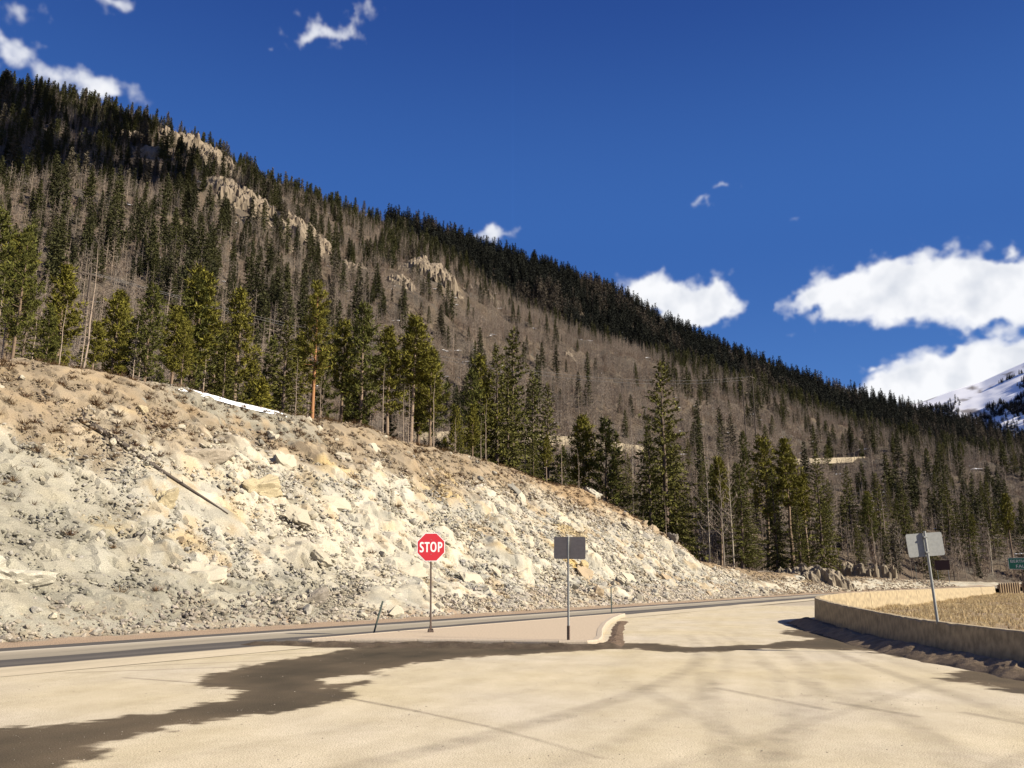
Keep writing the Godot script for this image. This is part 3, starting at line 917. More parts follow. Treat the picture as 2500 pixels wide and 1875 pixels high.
	for k in 6:
		var tr := []
		var tint := []
		for i in 17000:
			var a := r.randf_range(-8.0, 84.0) if i % 9 else r.randf_range(84.0, 140.0)
			var top := row(CREST, a, 1)
			var qc := TOE + (top - 0.4) / 0.84
			var x := lerpf(1.2, qc + 0.6, r.randf() ** 1.15)
			var t := (x - TOE) / maxf(1.0, qc - TOE)
			if noise("scree", 0.25).get_noise_2d(a, x) < -0.3 + 0.3 * smoothstep(0.6, 1.0, t) and r.randf() < 0.6: continue
			var f := road_frame(a)
			var g: Vector3 = f[0] + f[2] * x
			var d := roll.get_noise_2d(a, x * 1.3) * 0.7 * smoothstep(TOE - 0.3, TOE + 1.2, x) * clampf((top - 1.0) / 3.0, 0.25, 1.0)
			g.y = bank_y(a, x)
			g += (-f[2] * 0.64 + Vector3.UP * 0.77) * d
			var size := (0.055 + 0.22 * r.randf() ** 3.4) * clampf(0.72 + a / 90.0, 0.7, 1.3)
			if t > 0.8: size *= 0.8
			var basis := Basis.from_euler(Vector3(r.randf_range(-1, 1), r.randf_range(0, TAU), r.randf_range(-1, 1))).scaled(Vector3(size * r.randf_range(0.8, 1.7), size, size))
			var c := rock_color(a, t * 0.93, 0.0)
			if x < TOE + 0.4: c = c.lerp(Color(0.40, 0.33, 0.25), 0.4)
			if a > 78.0:
				if r.randf() < 0.45: continue
				c = c.lerp(Color(0.27, 0.21, 0.145), 0.9 * smoothstep(76.0, 84.0, a) * (0.3 if r.randf() < 0.12 else 1.0))
			tr.append(Transform3D(basis, g + Vector3.UP * size * 0.13))
			var v := r.randf_range(0.82, 1.32)
			if r.randf() < 0.05: v *= 0.6
			tint.append(Color(c.r * v, c.g * v, c.b * v * r.randf_range(0.95, 1.1)))
		tag(many("rubble", polytope(r, 0 if k < 4 else 1, 0.72).mesh(), sm, tr, tint, o), "", "", "", "stuff")

# ------------------------------------------------------------------ mountains

func make_hills() -> void:
	var rows := 100
	var columns := 300
	var pts := PackedVector3Array()
	var cols := PackedColorArray()
	for r in rows:
		for k in columns:
			var az := lerpf(-58.0, 58.0, float(k) / (columns - 1))
			var d0 := row(FOOT_A, az, 2) - 14.0
			var d2 := row(RIDGE_A, az, 2)
			var dist := lerpf(d0, d2 * 1.12, float(r) / (rows - 1))
			var p := polar(az, dist, hill_y(az, dist))
			pts.append(p)
			var n := noise("litter", 0.06).get_noise_2d(p.x, p.z)
			var m := noise("litter_fine", 0.4).get_noise_2d(p.x, p.z)
			var c := Color(0.13, 0.098, 0.072).lerp(Color(0.115, 0.10, 0.083), clampf(0.5 + n, 0.0, 1.0))
			c = c.lerp(Color(0.165, 0.128, 0.088), smoothstep(0.1, 0.5, m))
			cols.append(c)
	var hm := grain_on(tinted(1.0), grain("litter_grain", 512, 0.04, 0.55, 1.1), 12.0, 8.0)
	tag(obj("hillside", grid_mesh(pts, cols, rows, columns, true), hm), "", "", "", "structure")
	rows = 40
	columns = 180
	pts = PackedVector3Array()
	cols = PackedColorArray()
	for r in rows:
		for k in columns:
			var az := lerpf(-19.0, 58.0, float(k) / (columns - 1))
			var p := far_point(az, lerpf(0.62, 1.1, float(r) / (rows - 1)))
			pts.append(p)
			cols.append(Color(0.07, 0.058, 0.045).lerp(Color(0.12, 0.095, 0.07), clampf(0.5 + noise("litter", 0.06).get_noise_2d(p.x, p.z), 0, 1)))
	tag(obj("far_ridge", grid_mesh(pts, cols, rows, columns, true), hm), "", "", "", "structure")
	# snow-covered peak at the head of the valley
	rows = 110
	columns = 220
	pts = PackedVector3Array()
	cols = PackedColorArray()
	for r in rows:
		for k in columns:
			var az := lerpf(15.0, 56.0, float(k) / (columns - 1))
			var f := lerpf(0.70, 1.06, float(r) / (rows - 1))
			var p := peak_point(az, f)
			pts.append(p)
			var rough := noise("snow_rock", 0.006, FastNoiseLite.TYPE_SIMPLEX_SMOOTH, 5).get_noise_2d(p.x, p.z * 0.6)
			var c := Color(0.93, 0.93, 0.94).lerp(Color(0.17, 0.14, 0.12), smoothstep(0.22, 0.42, rough) * 0.85)
			cols.append(c)
	tag(obj("snow_mountain", grid_mesh(pts, cols, rows, columns, true), tinted(0.9)), "", "", "", "structure")

func far_point(az: float, f: float) -> Vector3:
	var d := row(RIDGE_B, az, 2)
	var top := EYE + d * tan(deg_to_rad(row(RIDGE_B, az, 1)))
	var y := top * (1.0 - (1.0 - f) * 2.2) if f < 1.0 else top - (f - 1.0) * d * 0.5
	var p := polar(az, d * f, y)
	p.y += noise("far_hill", 0.01).get_noise_2d(p.x, p.z) * 22.0 * clampf((1.0 - f) * 6.0, 0.0, 1.0)
	return p

func peak_point(az: float, f: float) -> Vector3:
	var d := row(RIDGE_C, az, 2)
	var top := EYE + d * tan(deg_to_rad(row(RIDGE_C, az, 1)))
	var y := top * (1.0 - (1.0 - f) * 2.6) if f < 1.0 else top - (f - 1.0) * d * 0.4
	var p := polar(az, d * f, y)
	var n := noise("peak", 0.0016, FastNoiseLite.TYPE_SIMPLEX_SMOOTH, 5)
	p.y += n.get_noise_2d(p.x, p.z) * 45.0 * clampf((1.0 - f) * 7.0, 0.0, 1.0)
	return p

# ------------------------------------------------------------------ concrete wall and the field behind it

func wall_point(f: float) -> Vector3:   # f counts WALL points
	var i := clampi(int(f), 0, WALL.size() - 2)
	var t := f - i
	var p := []
	for k in range(-1, 3):
		var w: Array = WALL[clampi(i + k, 0, WALL.size() - 1)]
		p.append(Vector3(w[0], w[2], w[1]))
	return p[1].cubic_interpolate(p[2], p[0], p[3], t)

func make_barrier() -> void:
	var o := thing("concrete_wall", "low tan concrete wall curving round the dry grass field", "wall")
	var m := grain_on(plain(0.385, 0.305, 0.185, 0.9), grain("wall_stain_b", 512, 0.02, 0.70, 1.06, 5), 2.2, 0.6)
	m.uv1_scale = Vector3(0.42, 0.3, 0.42)   # rain streaks run down
	var chip := noise("chips", 1.6, FastNoiseLite.TYPE_SIMPLEX_SMOOTH, 4)
	# walk the line in even steps
	var line := []
	var f := 0.0
	while f < WALL.size() - 1.0:
		line.append(wall_point(f))
		f += 0.02
	var even := [line[0]]
	var left := 0.25
	for i in range(1, line.size()):
		var d := Vector2(line[i].x - line[i - 1].x, line[i].z - line[i - 1].z).length()
		left -= d
		if left <= 0.0:
			even.append(line[i])
			left += 0.25
	var panel := 18   # 4.5 m
	var i0 := 0
	while i0 < even.size() - 2:
		var i1 := mini(i0 + panel, even.size() - 1)
		var sh := Shape.new()
		var last := []
		for i in range(i0, i1 + 1):
			var p: Vector3 = even[i]
			var dir: Vector3 = even[mini(i + 1, even.size() - 1)] - even[maxi(i - 1, 0)]
			dir.y = 0.0
			dir = dir.normalized()
			var side := Vector3(dir.z, 0.0, -dir.x)   # towards the pavement
			if i == i0: p += dir * 0.014
			if i == i1: p -= dir * 0.014
			var c1 := maxf(0.0, chip.get_noise_2d(i * 0.7, 3.0) - 0.12) * 0.16
			var c2 := maxf(0.0, chip.get_noise_2d(i * 0.7, 30.0) - 0.12) * 0.16
			var top := p.y
			var ring := [Vector3(p.x, -0.08, p.z) + side * 0.19, Vector3(p.x, 0.18, p.z) + side * 0.17, Vector3(p.x, top - 0.02 - c1, p.z) + side * 0.115, Vector3(p.x, top - c1 * 0.4, p.z) + side * (0.095 - c1 * 0.5), Vector3(p.x, top - c2 * 0.4, p.z) - side * (0.095 - c2 * 0.5), Vector3(p.x, top - 0.02 - c2, p.z) - side * 0.115, Vector3(p.x, -0.08, p.z) - side * 0.19]
			if last.size():
				for k in ring.size() - 1: sh.quad(last[k], last[k + 1], ring[k + 1], ring[k])
			if i == i0 or i == i1:
				for k in range(1, ring.size() - 1):
					sh.tri(ring[0], ring[k], ring[k + 1])
			last = ring
		obj("wall_panel", sh.mesh(), m, o)
		i0 = i1
	heap("wall_dirt", [Vector2(9.5, 2.0), Vector2(9.42, -6.0), Vector2(9.38, -12.0), Vector2(9.32, -18.0), Vector2(9.45, -22.0), Vector2(9.95, -26.0), Vector2(10.6, -30.0), Vector2(11.32, -34.0), Vector2(12.1, -37.2)], 1.5, 0.22, "heap of dark swept dirt lying along the foot of the concrete wall", "wall_heap", Color(0.33, 0.245, 0.16))
	heap("kerb_dirt", [Vector2(-7.4, -23.6), Vector2(-5.0, -23.45), Vector2(-2.5, -23.45), Vector2(0.0, -23.15), Vector2(1.4, -22.85), Vector2(2.9, -23.1)], 0.85, 0.12, "ridge of dark dirt banked against the kerb of the traffic island", "kerb_heap", Color(0.13, 0.10, 0.073))
	heap("gutter_dirt", [Vector2(2.45, -22.9), Vector2(2.95, -25.5), Vector2(3.4, -29.0), Vector2(4.0, -33.5), Vector2(4.7, -37.6)], 0.7, 0.035, "strip of brown dirt in the gutter on the island's curved side", "gutter_heap", Color(0.23, 0.165, 0.115))

func wall_x(z: float) -> float:
	for i in range(1, WALL.size()):
		if z >= WALL[i][1]:
			return lerpf(WALL[i - 1][0], WALL[i][0], (z - WALL[i - 1][1]) / (WALL[i][1] - WALL[i - 1][1]))
	return 46.2 + (-85.0 - z) * 0.66

func field_y(x: float, z: float) -> float:
	return 0.34 + noise("field", 0.12).get_noise_2d(x, z) * 0.13 + clampf((x - wall_x(z)) / 40.0, 0.0, 1.0) * 0.1

func make_field() -> void:
	var pts := PackedVector3Array()
	var cols := PackedColorArray()
	var rows := 0
	var z := 6.0
	while z > -108.0:
		for k in 60:
			var x := wall_x(z) + 130.0 * pow(k / 59.0, 2.2)
			pts.append(Vector3(x, field_y(x, z), z))
			var a := noise("straw", 0.22).get_noise_2d(x, z)
			cols.append(Color(0.39, 0.30, 0.175).lerp(Color(0.30, 0.225, 0.15), smoothstep(-0.15, 0.4, a)))
		rows += 1
		z -= 1.0
	tag(obj("field", grid_mesh(pts, cols, rows, 60, true), grain_on(tinted(1.0), grain("straw_grain", 256, 0.08, 0.65, 1.1), 0.8, 4.0)), "", "", "", "structure")
	var r := RandomNumberGenerator.new()
	r.seed = 5
	var o := Node3D.new()
	o.name = "dry_grass"
	add_child(o)
	tag(o, "straw-coloured dry grass covering the field inside the concrete wall", "grass", "", "stuff")
	var gm := tinted(0.9, 0.25)
	for k in 3:
		var tuft := Shape.new()
		for i in 16:
			var a := r.randf() * TAU
			var out := Vector3(cos(a), 0, sin(a))
			var foot := out * r.randf() * 0.07
			var tip := foot + out * r.randf_range(0.02, 0.16) + Vector3.UP * r.randf_range(0.1, 0.28)
			var w := out.cross(Vector3.UP) * 0.009
			tuft.tri(foot - w, tip, foot + w, Color.WHITE)
		var tr := []
		var tint := []
		for i in 11000:
			var zz := r.randf_range(-14.0, -84.0)
			var x := wall_x(zz) + 0.3 + r.randf() ** 1.3 * 38.0
			if x > -zz * 0.72 + 2.0: continue
			var thick := noise("straw", 0.22).get_noise_2d(x, zz)
			if thick > 0.22 and r.randf() < 0.8: continue
			var size := r.randf_range(0.35, 0.85)
			tr.append(Transform3D(Basis(Vector3.UP, r.randf() * TAU).scaled(Vector3.ONE * size), Vector3(x, field_y(x, zz) - 0.01, zz)))
			var v := r.randf_range(0.75, 1.15)
			tint.append(Color(0.50 * v, 0.395 * v, 0.225 * v) if r.randf() < 0.8 else Color(0.38 * v, 0.28 * v, 0.16 * v))
		many("tufts", tuft.mesh(), gm, tr, tint, o)

# ------------------------------------------------------------------ signs, posts, rails, poles

func plate(outline: PackedVector2Array, thick: float) -> Shape:   # a flat plate in x, y; its face at z = 0
	var s := Shape.new()
	var mid := Vector2.ZERO
	for p in outline: mid += p / outline.size()
	for i in outline.size():
		var a := outline[i]
		var b := outline[(i + 1) % outline.size()]
		s.tri(Vector3(mid.x, mid.y, 0), Vector3(b.x, b.y, 0), Vector3(a.x, a.y, 0))
		s.tri(Vector3(mid.x, mid.y, -thick), Vector3(a.x, a.y, -thick), Vector3(b.x, b.y, -thick))
		s.quad(Vector3(a.x, a.y, 0), Vector3(b.x, b.y, 0), Vector3(b.x, b.y, -thick), Vector3(a.x, a.y, -thick))
	return s

func octagon(across: float) -> PackedVector2Array:
	var out := PackedVector2Array()
	for k in 8:
		var a := TAU * (k + 0.5) / 8.0
		out.append(Vector2(cos(a), sin(a)) * across * 0.5 / cos(PI / 8.0))
	return out

func rounded(w: float, h: float, r: float) -> PackedVector2Array:
	var out := PackedVector2Array()
	for c in [[1, 1, 0], [-1, 1, 1], [-1, -1, 2], [1, -1, 3]]:
		for k in 6:
			var a: float = (c[2] + k / 5.0) * PI / 2.0
			out.append(Vector2(c[0] * (w / 2.0 - r) + cos(a) * r, c[1] * (h / 2.0 - r) + sin(a) * r))
	return out

func words(text: String, w: float, h: float, bold := 700) -> Array:   # [mesh, transform that fits it into w x h, centred]
	var t := TextMesh.new()
	var f := SystemFont.new()
	f.font_names = PackedStringArray(["Droid Sans"])
	f.font_weight = bold
	t.font = f
	t.text = text
	t.font_size = 64
	t.pixel_size = 0.01
	t.depth = 0.02
	t.curve_step = 2.0
	var b := t.get_aabb()
	var k := Vector3(w / maxf(b.size.x, 0.01), h / maxf(b.size.y, 0.01), 0.1)
	return [t, Transform3D(Basis.from_scale(k), -(b.position + b.size * 0.5) * k)]

func make_signs() -> void:
	var white := plain(0.70, 0.69, 0.68, 0.45)
	var red := plain(0.45, 0.02, 0.03, 0.4)
	var rust := grain_on(plain(0.135, 0.095, 0.075, 0.7, 0.3), grain("rust", 256, 0.05, 0.6, 1.1), 0.4)
	var zinc := grain_on(plain(0.26, 0.27, 0.26, 0.6, 0.0), grain("zinc", 256, 0.02, 0.92, 1.03, 3), 0.5)
	var brown_back := grain_on(plain(0.34, 0.305, 0.26, 0.6, 0.1), grain("zinc", 256, 0.02, 0.92, 1.03, 3), 0.6)
	# stop sign on the island
	var o := thing("stop_sign", "red octagonal STOP sign on a brown steel post on the traffic island", "stop sign", Transform3D(Basis.from_euler(Vector3(0, 0.22, 0.018)), Vector3(-2.45, 0.155, -26.98)))
	var face := obj("sign_plate", plate(octagon(0.86), 0.006).mesh(), white, o, Transform3D(Basis(), Vector3(0, 2.52, 0.034)))
	obj("red_field", plate(octagon(0.815), 0.003).mesh(), red, face, Transform3D(Basis(), Vector3(0, 0, 0.004)))
	var wd := words("STOP", 0.70, 0.315)
	obj("lettering", wd[0], white, face, Transform3D(wd[1].basis, wd[1].origin + Vector3(0, 0, 0.0055)))
	for y in [0.22, -0.22]:
		var bolt := Shape.new()
		bolt.tube([Vector3(0, 0, 0), Vector3(0, 0, 0.008)], [0.012, 0.011], 8)
		obj("bolt", bolt.mesh(), zinc, face, Transform3D(Basis(), Vector3(0, y, 0.004)))
	var post := Shape.new()
	post.box(Vector3(-0.026, 0.0, -0.026), Vector3(0.026, 2.95, 0.026), Transform3D(), Color.WHITE, 0.006)
	obj("post", post.mesh(), rust, o)
	var sleeve := Shape.new()
	sleeve.box(Vector3(-0.035, 0.02, -0.035), Vector3(0.035, 0.2, 0.035), Transform3D(), Color.WHITE, 0.006)
	obj("sleeve", sleeve.mesh(), rust, o)
	var foot := Shape.new()
	foot.box(Vector3(-0.085, -0.01, -0.085), Vector3(0.085, 0.06, 0.085), Transform3D(), Color.WHITE, 0.012)
	for k in 4: foot.tube([Vector3([-1, 1][k % 2] * 0.06, 0.05, [-1, 1][k / 2] * 0.06), Vector3([-1, 1][k % 2] * 0.06, 0.1, [-1, 1][k / 2] * 0.06)], [0.017, 0.015], 6)
	obj("base", foot.mesh(), rust, o)
	# sign seen from behind, on the island
	o = thing("road_sign", "rectangular road sign seen from its grey-brown back on the traffic island", "road sign", Transform3D(Basis.from_euler(Vector3(0, -0.42, -0.012)), Vector3(1.48, 0.16, -23.53)))
	obj("sign_plate", plate(rounded(0.90, 0.585, 0.045), 0.004).mesh(), brown_back, o, Transform3D(Basis.from_euler(Vector3(0, 0, -0.012)), Vector3(0.03, 2.37, -0.03)))
	post = Shape.new()
	post.box(Vector3(-0.024, 0.0, -0.024), Vector3(0.024, 2.67, 0.024), Transform3D(), Color.WHITE, 0.006)
	obj("post", post.mesh(), zinc, o)
	sleeve = Shape.new()
	sleeve.box(Vector3(-0.033, 0.0, -0.033), Vector3(0.033, 0.36, 0.033), Transform3D(), Color.WHITE, 0.006)
	obj("sleeve", sleeve.mesh(), rust, o)
	for y in [2.57, 2.17]:
		var bolt := Shape.new()
		bolt.tube([Vector3(0, 0, 0), Vector3(0, 0, 0.012)], [0.012, 0.011], 8)
		obj("bolt", bolt.mesh(), zinc, o, Transform3D(Basis(), Vector3(0, y, 0.024)))
	# leaning sign behind the wall
	o = thing("road_sign", "leaning rectangular road sign seen from its bare grey back behind the concrete wall", "road sign", Transform3D(Basis.from_euler(Vector3(0, 0.06, 0.045)), Vector3(10.02, 0.3, -21.0)))
	obj("sign_plate", plate(rounded(0.90, 0.55, 0.045), 0.004).mesh(), zinc, o, Transform3D(Basis.from_euler(Vector3(0, 0, 0.03)), Vector3(0.0, 2.22, -0.045)))
	post = Shape.new()
	post.tube([Vector3(0, -0.3, 0), Vector3(0, 2.54, 0)], [0.032, 0.032], 12)
	obj("post", post.mesh(), zinc, o)
	for y in [2.4, 2.04]:
		var strap := Shape.new()
		strap.box(Vector3(-0.05, -0.018, -0.042), Vector3(0.05, 0.018, 0.036), Transform3D(), Color.WHITE, 0.004)
		obj("bracket", strap.mesh(), zinc, o, Transform3D(Basis(), Vector3(0, y, 0)))
	# place-name sign
	var green := plain(0.006, 0.13, 0.075, 0.5)
	o = thing("place_name_sign", "green place-name sign with white lettering at the end of the field", "place sign", Transform3D(Basis.from_euler(Vector3(0, -0.42, 0)), Vector3(42.75, 0.4, -74.2)))
	face = obj("sign_plate", plate(rounded(2.15, 0.95, 0.09), 0.008).mesh(), white, o, Transform3D(Basis(), Vector3(0.25, 2.62, 0.06)))
	obj("green_field", plate(rounded(2.10, 0.90, 0.08), 0.003).mesh(), green, face, Transform3D(Basis(), Vector3(0, 0, 0.005)))
	wd = words("BERTHOUD", 1.8, 0.24, 500)
	obj("lettering", wd[0], white, face, Transform3D(wd[1].basis, wd[1].origin + Vector3(0, 0.19, 0.009)))
	wd = words("FALLS", 1.05, 0.24, 500)
	obj("lettering", wd[0], white, face, Transform3D(wd[1].basis, wd[1].origin + Vector3(0, -0.22, 0.009)))
	post = Shape.new()
	post.box(Vector3(-0.05, -0.2, -0.05), Vector3(0.05, 3.0, 0.05), Transform3D(), Color.WHITE, 0.01)
	obj("post", post.mesh(), rust, o, Transform3D(Basis(), Vector3(0.12, 0, 0)))
	# dark sign across the highway
	var y0 := land_y(66.9, -137.0)
	o = thing("information_sign", "dark brown sign board on two thin posts across the highway", "sign board", Transform3D(Basis.from_euler(Vector3(0, -0.46, 0)), Vector3(66.9, y0, -137.0)))
	obj("board", plate(rounded(2.1, 1.5, 0.03), 0.03).mesh(), plain(0.045, 0.022, 0.02), o, Transform3D(Basis(), Vector3(0, 3.9 - y0, 0.06)))
	for x in [-0.75, 0.75]:
		post = Shape.new()
		post.box(Vector3(-0.04, -0.3, -0.04), Vector3(0.04, 4.6 - y0, 0.04), Transform3D(), Color.WHITE, 0.008)
		obj("post", post.mesh(), zinc, o, Transform3D(Basis(), Vector3(x, 0, 0)))
	# delineators
	var dark_green := plain(0.05, 0.07, 0.06, 0.6)
	var list := [[-4.28, -27.6, 1.08, -0.25, "leaning steel delineator post at the narrow tip of the traffic island"], [4.95, -44.3, 1.35, 0.0, "upright green delineator post beside the highway past the island's far tip"], [54.5, -129.8, 1.3, 0.02, "thin delineator post on the far shoulder below the rock crag"], [62.5, -136.5, 2.4, 0.0, "tall thin marker post on the far shoulder near the spruces"]]
	for d in list:
		var y := 0.0 if d[1] > -60.0 else land_y(d[0], d[1])
		o = thing("delineator_post", d[4], "post", Transform3D(Basis.from_euler(Vector3(0, 0.2, d[3])), Vector3(d[0], y, d[1])))
		var sh := Shape.new()   # a channel section
		var high: float = d[2]
		for part in [[-0.022, 0.022, 0.0, 0.008], [-0.028, -0.02, -0.018, 0.004], [0.02, 0.028, -0.018, 0.004]]:
			sh.box(Vector3(part[0], -0.1, part[2]), Vector3(part[1], high, part[3]), Transform3D(), Color.WHITE, 0.0015)
		obj("post", sh.mesh(), dark_green, o)
	# guardrail that goes on from the end of the wall
	var rail_rust := grain_on(plain(0.11, 0.065, 0.04, 0.75, 0.2), grain("rust", 256, 0.05, 0.6, 1.1), 0.6)
	var timber := grain_on(plain(0.36, 0.26, 0.15, 0.9), grain("wood", 256, 0.05, 0.7, 1.05), 0.4)
	var a := Vector3(46.9, 0.4, -85.6)
	var b := Vector3(66.0, 0.6, -107.0)
	o = thing("guardrail", "rusty guardrail on pale posts going on from the end of the concrete wall", "guardrail")
	var along := (b - a).normalized()
	var side := Vector3(-along.z, 0, along.x)
	var beam := Shape.new()
	var prof := [[0.0, 0.46], [0.05, 0.52], [0.05, 0.57], [0.0, 0.63], [0.05, 0.69], [0.05, 0.74], [0.0, 0.80], [-0.012, 0.80], [-0.012, 0.46]]
	for k in prof.size():
		var p: Array = prof[k]
		var q: Array = prof[(k + 1) % prof.size()]
		beam.quad(a - side * p[0] + Vector3.UP * p[1], b - side * p[0] + Vector3.UP * p[1], b - side * q[0] + Vector3.UP * q[1], a - side * q[0] + Vector3.UP * q[1])
	obj("rail", beam.mesh(), rail_rust, o)
	var dist := 0.4
	while dist < a.distance_to(b):
		var p := a + along * dist + side * 0.12
		var sh := Shape.new()
		sh.box(Vector3(-0.08, -0.5, -0.1), Vector3(0.08, 0.95, 0.1), Transform3D(Basis(Vector3.UP, atan2(along.x, along.z)), p), Color.WHITE, 0.012)
		obj("post", sh.mesh(), timber, o)
		dist += 0.95 if dist < 8.0 else 1.9
	# pole line on the mountainside
	var wood := grain_on(plain(0.085, 0.065, 0.05, 0.9), grain("wood", 256, 0.05, 0.7, 1.05), 1.0)
	var tops := []
	for p in [[66.13, -241.1, 58.3, "tall wooden utility pole on the mountainside above the highway wall"], [69.3, -242.2, 59.6, "taller wooden utility pole standing close beside its twin on the mountainside"], [-55.0, -106.6, 41.5, "wooden utility pole among bare trees above the pine grove"]]:
		var y := land_y(p[0], p[1])
		o = thing("utility_pole", p[3], "utility pole", Transform3D(Basis(Vector3.UP, 0.9), Vector3(p[0], y, p[1])))
		var sh := Shape.new()
		sh.tube([Vector3(0, -1, 0), Vector3(0, p[2] - y, 0)], [0.2, 0.12], 8)
		obj("pole", sh.mesh(), wood, o)
		sh = Shape.new()
		sh.box(Vector3(-1.6, p[2] - y - 1.1, -0.08), Vector3(1.6, p[2] - y - 0.9, 0.08), Transform3D(), Color.WHITE, 0.01)
		obj("crossarm", sh.mesh(), wood, o)
		tops.append(Vector3(p[0], p[2] - 0.8, p[1]))
	var cable := plain(0.12, 0.12, 0.12, 0.5)
	for k in 2:
		var from: Vector3 = tops[k] + Vector3(-0.8, 0, 0)
		var to: Vector3 = tops[2] + Vector3(0.6 * k, 0, 0)
		var pts := []
		var radii := []
		for i in 25:
			var t := i / 24.0
			pts.append(from.lerp(to, t) - Vector3.UP * 6.0 * 4.0 * t * (1.0 - t))
			radii.append(0.022)
		var sh := Shape.new()
		sh.tube(pts, radii, 4)
		tag(obj("power_line", sh.mesh(), cable), "thin power line sagging between the poles on the mountainside", "power line", "power lines across the mountainside")

const UPROAD := [[-22.0, 23.2, -141.0], [-13.76, 23.81, -144.35], [-7.79, 24.98, -149.8], [2.05, 25.9, -157.99], [13.05, 26.63, -167.49], [28.54, 26.69, -179.75], [47.7, 27.58, -199.37], [74.65, 31.36, -233.35], [109.06, 38.28, -279.47], [134.67, 42.68, -306.74], [166.57, 47.7, -341.55]]

func make_upper_road() -> void:
	var pale := grain_on(plain(0.40, 0.335, 0.235, 0.9), grain("wall_stain", 512, 0.03, 0.72, 1.02, 5), 4.0)
	var earth := grain_on(plain(0.25, 0.195, 0.14, 0.95), grain("wall_stain", 512, 0.03, 0.72, 1.02, 5), 3.0)
	var o := thing("retaining_wall", "pale concrete retaining wall of the upper highway seen through the trees", "wall")
	for i in UPROAD.size() - 1:
		var a := Vector3(UPROAD[i][0], UPROAD[i][1], UPROAD[i][2])
		var b := Vector3(UPROAD[i + 1][0], UPROAD[i + 1][1], UPROAD[i + 1][2])
		if i == 5 or i == 6: continue   # no wall where the bank is low
		var steps := int(ceil(a.distance_to(b) / 6.0))
		for k in steps:
			var p := a.lerp(b, (k + 0.0) / steps)
			var q := a.lerp(b, (k + 1.0) / steps)
			var dir := (q - p).normalized()
			p += dir * 0.02
			q -= dir * 0.02
			var out := Vector3(-dir.z, 0, dir.x)   # downhill, towards the camera
			for part in [[0.55, 2.3, 0.0, "wall_panel", pale], [-3.2, 0.5, 0.25, "base_panel", earth]]:
				if part[3] == "base_panel" and i > 6: continue
				var sh := Shape.new()
				var c := []
				for e in [[p, part[0], part[2] + 0.0], [q, part[0], part[2] + 0.0], [q, part[1], part[2]], [p, part[1], part[2]], [p, part[0], part[2] - 0.4], [q, part[0], part[2] - 0.4], [q, part[1], part[2] - 0.4], [p, part[1], part[2] - 0.4]]:
					c.append(e[0] + Vector3.UP * e[1] + out * e[2])
				for f in [[0, 1, 2, 3], [5, 4, 7, 6], [3, 2, 6, 7], [4, 5, 1, 0], [4, 0, 3, 7], [1, 5, 6, 2]]:
					sh.quad(c[f[0]], c[f[3]], c[f[2]], c[f[1]])
				obj(part[3], sh.mesh(), part[4], o)

# ------------------------------------------------------------------ trees

func spray(s: Shape, r: RandomNumberGenerator, at: Vector3, dir: Vector3, size: float, wide: float, count: int, spread: float, col: Color) -> void:
	for i in count:
		var d := (dir + Vector3(r.randfn(), r.randfn() * 0.8 + 0.15, r.randfn()) * spread).normalized()
		var len := size * r.randf_range(0.6, 1.25)
		var w := d.cross(Vector3(r.randfn(), r.randfn(), r.randfn())).normalized() * wide * r.randf_range(0.6, 1.2)
		var p := at + Vector3(r.randfn(), r.randfn(), r.randfn()) * size * 0.25
		var v := r.randf_range(0.65, 1.3)
		s.tri(p - w, p + d * len, p + w, Color(col.r * v, col.g * v, col.b * v * r.randf_range(0.8, 1.1)))

func trunk_of(r: RandomNumberGenerator, h: float, thick: float, col: Color, lean := 0.01, sides := 7) -> Array:   # [shape, points]
	var s := Shape.new()
	var pts := []
	var radii := []
	var off := Vector3(r.randfn(), 0, r.randfn()) * lean * h
	for i in 9:
		var t := i / 8.0
		pts.append(Vector3(0, t * h - 0.3 * (1.0 - t), 0) + off * sin(t * 2.4) + Vector3(r.randfn(), 0, r.randfn()) * 0.004 * h * t)
		radii.append(maxf(thick * (1.0 - t) ** 0.8, 0.012))
	s.tube(pts, radii, sides, col)
	return [s, pts]

func along(pts: Array, t: float) -> Vector3:
	var f := clampf(t, 0.0, 0.999) * (pts.size() - 1)
	return pts[int(f)].lerp(pts[int(f) + 1], f - int(f))

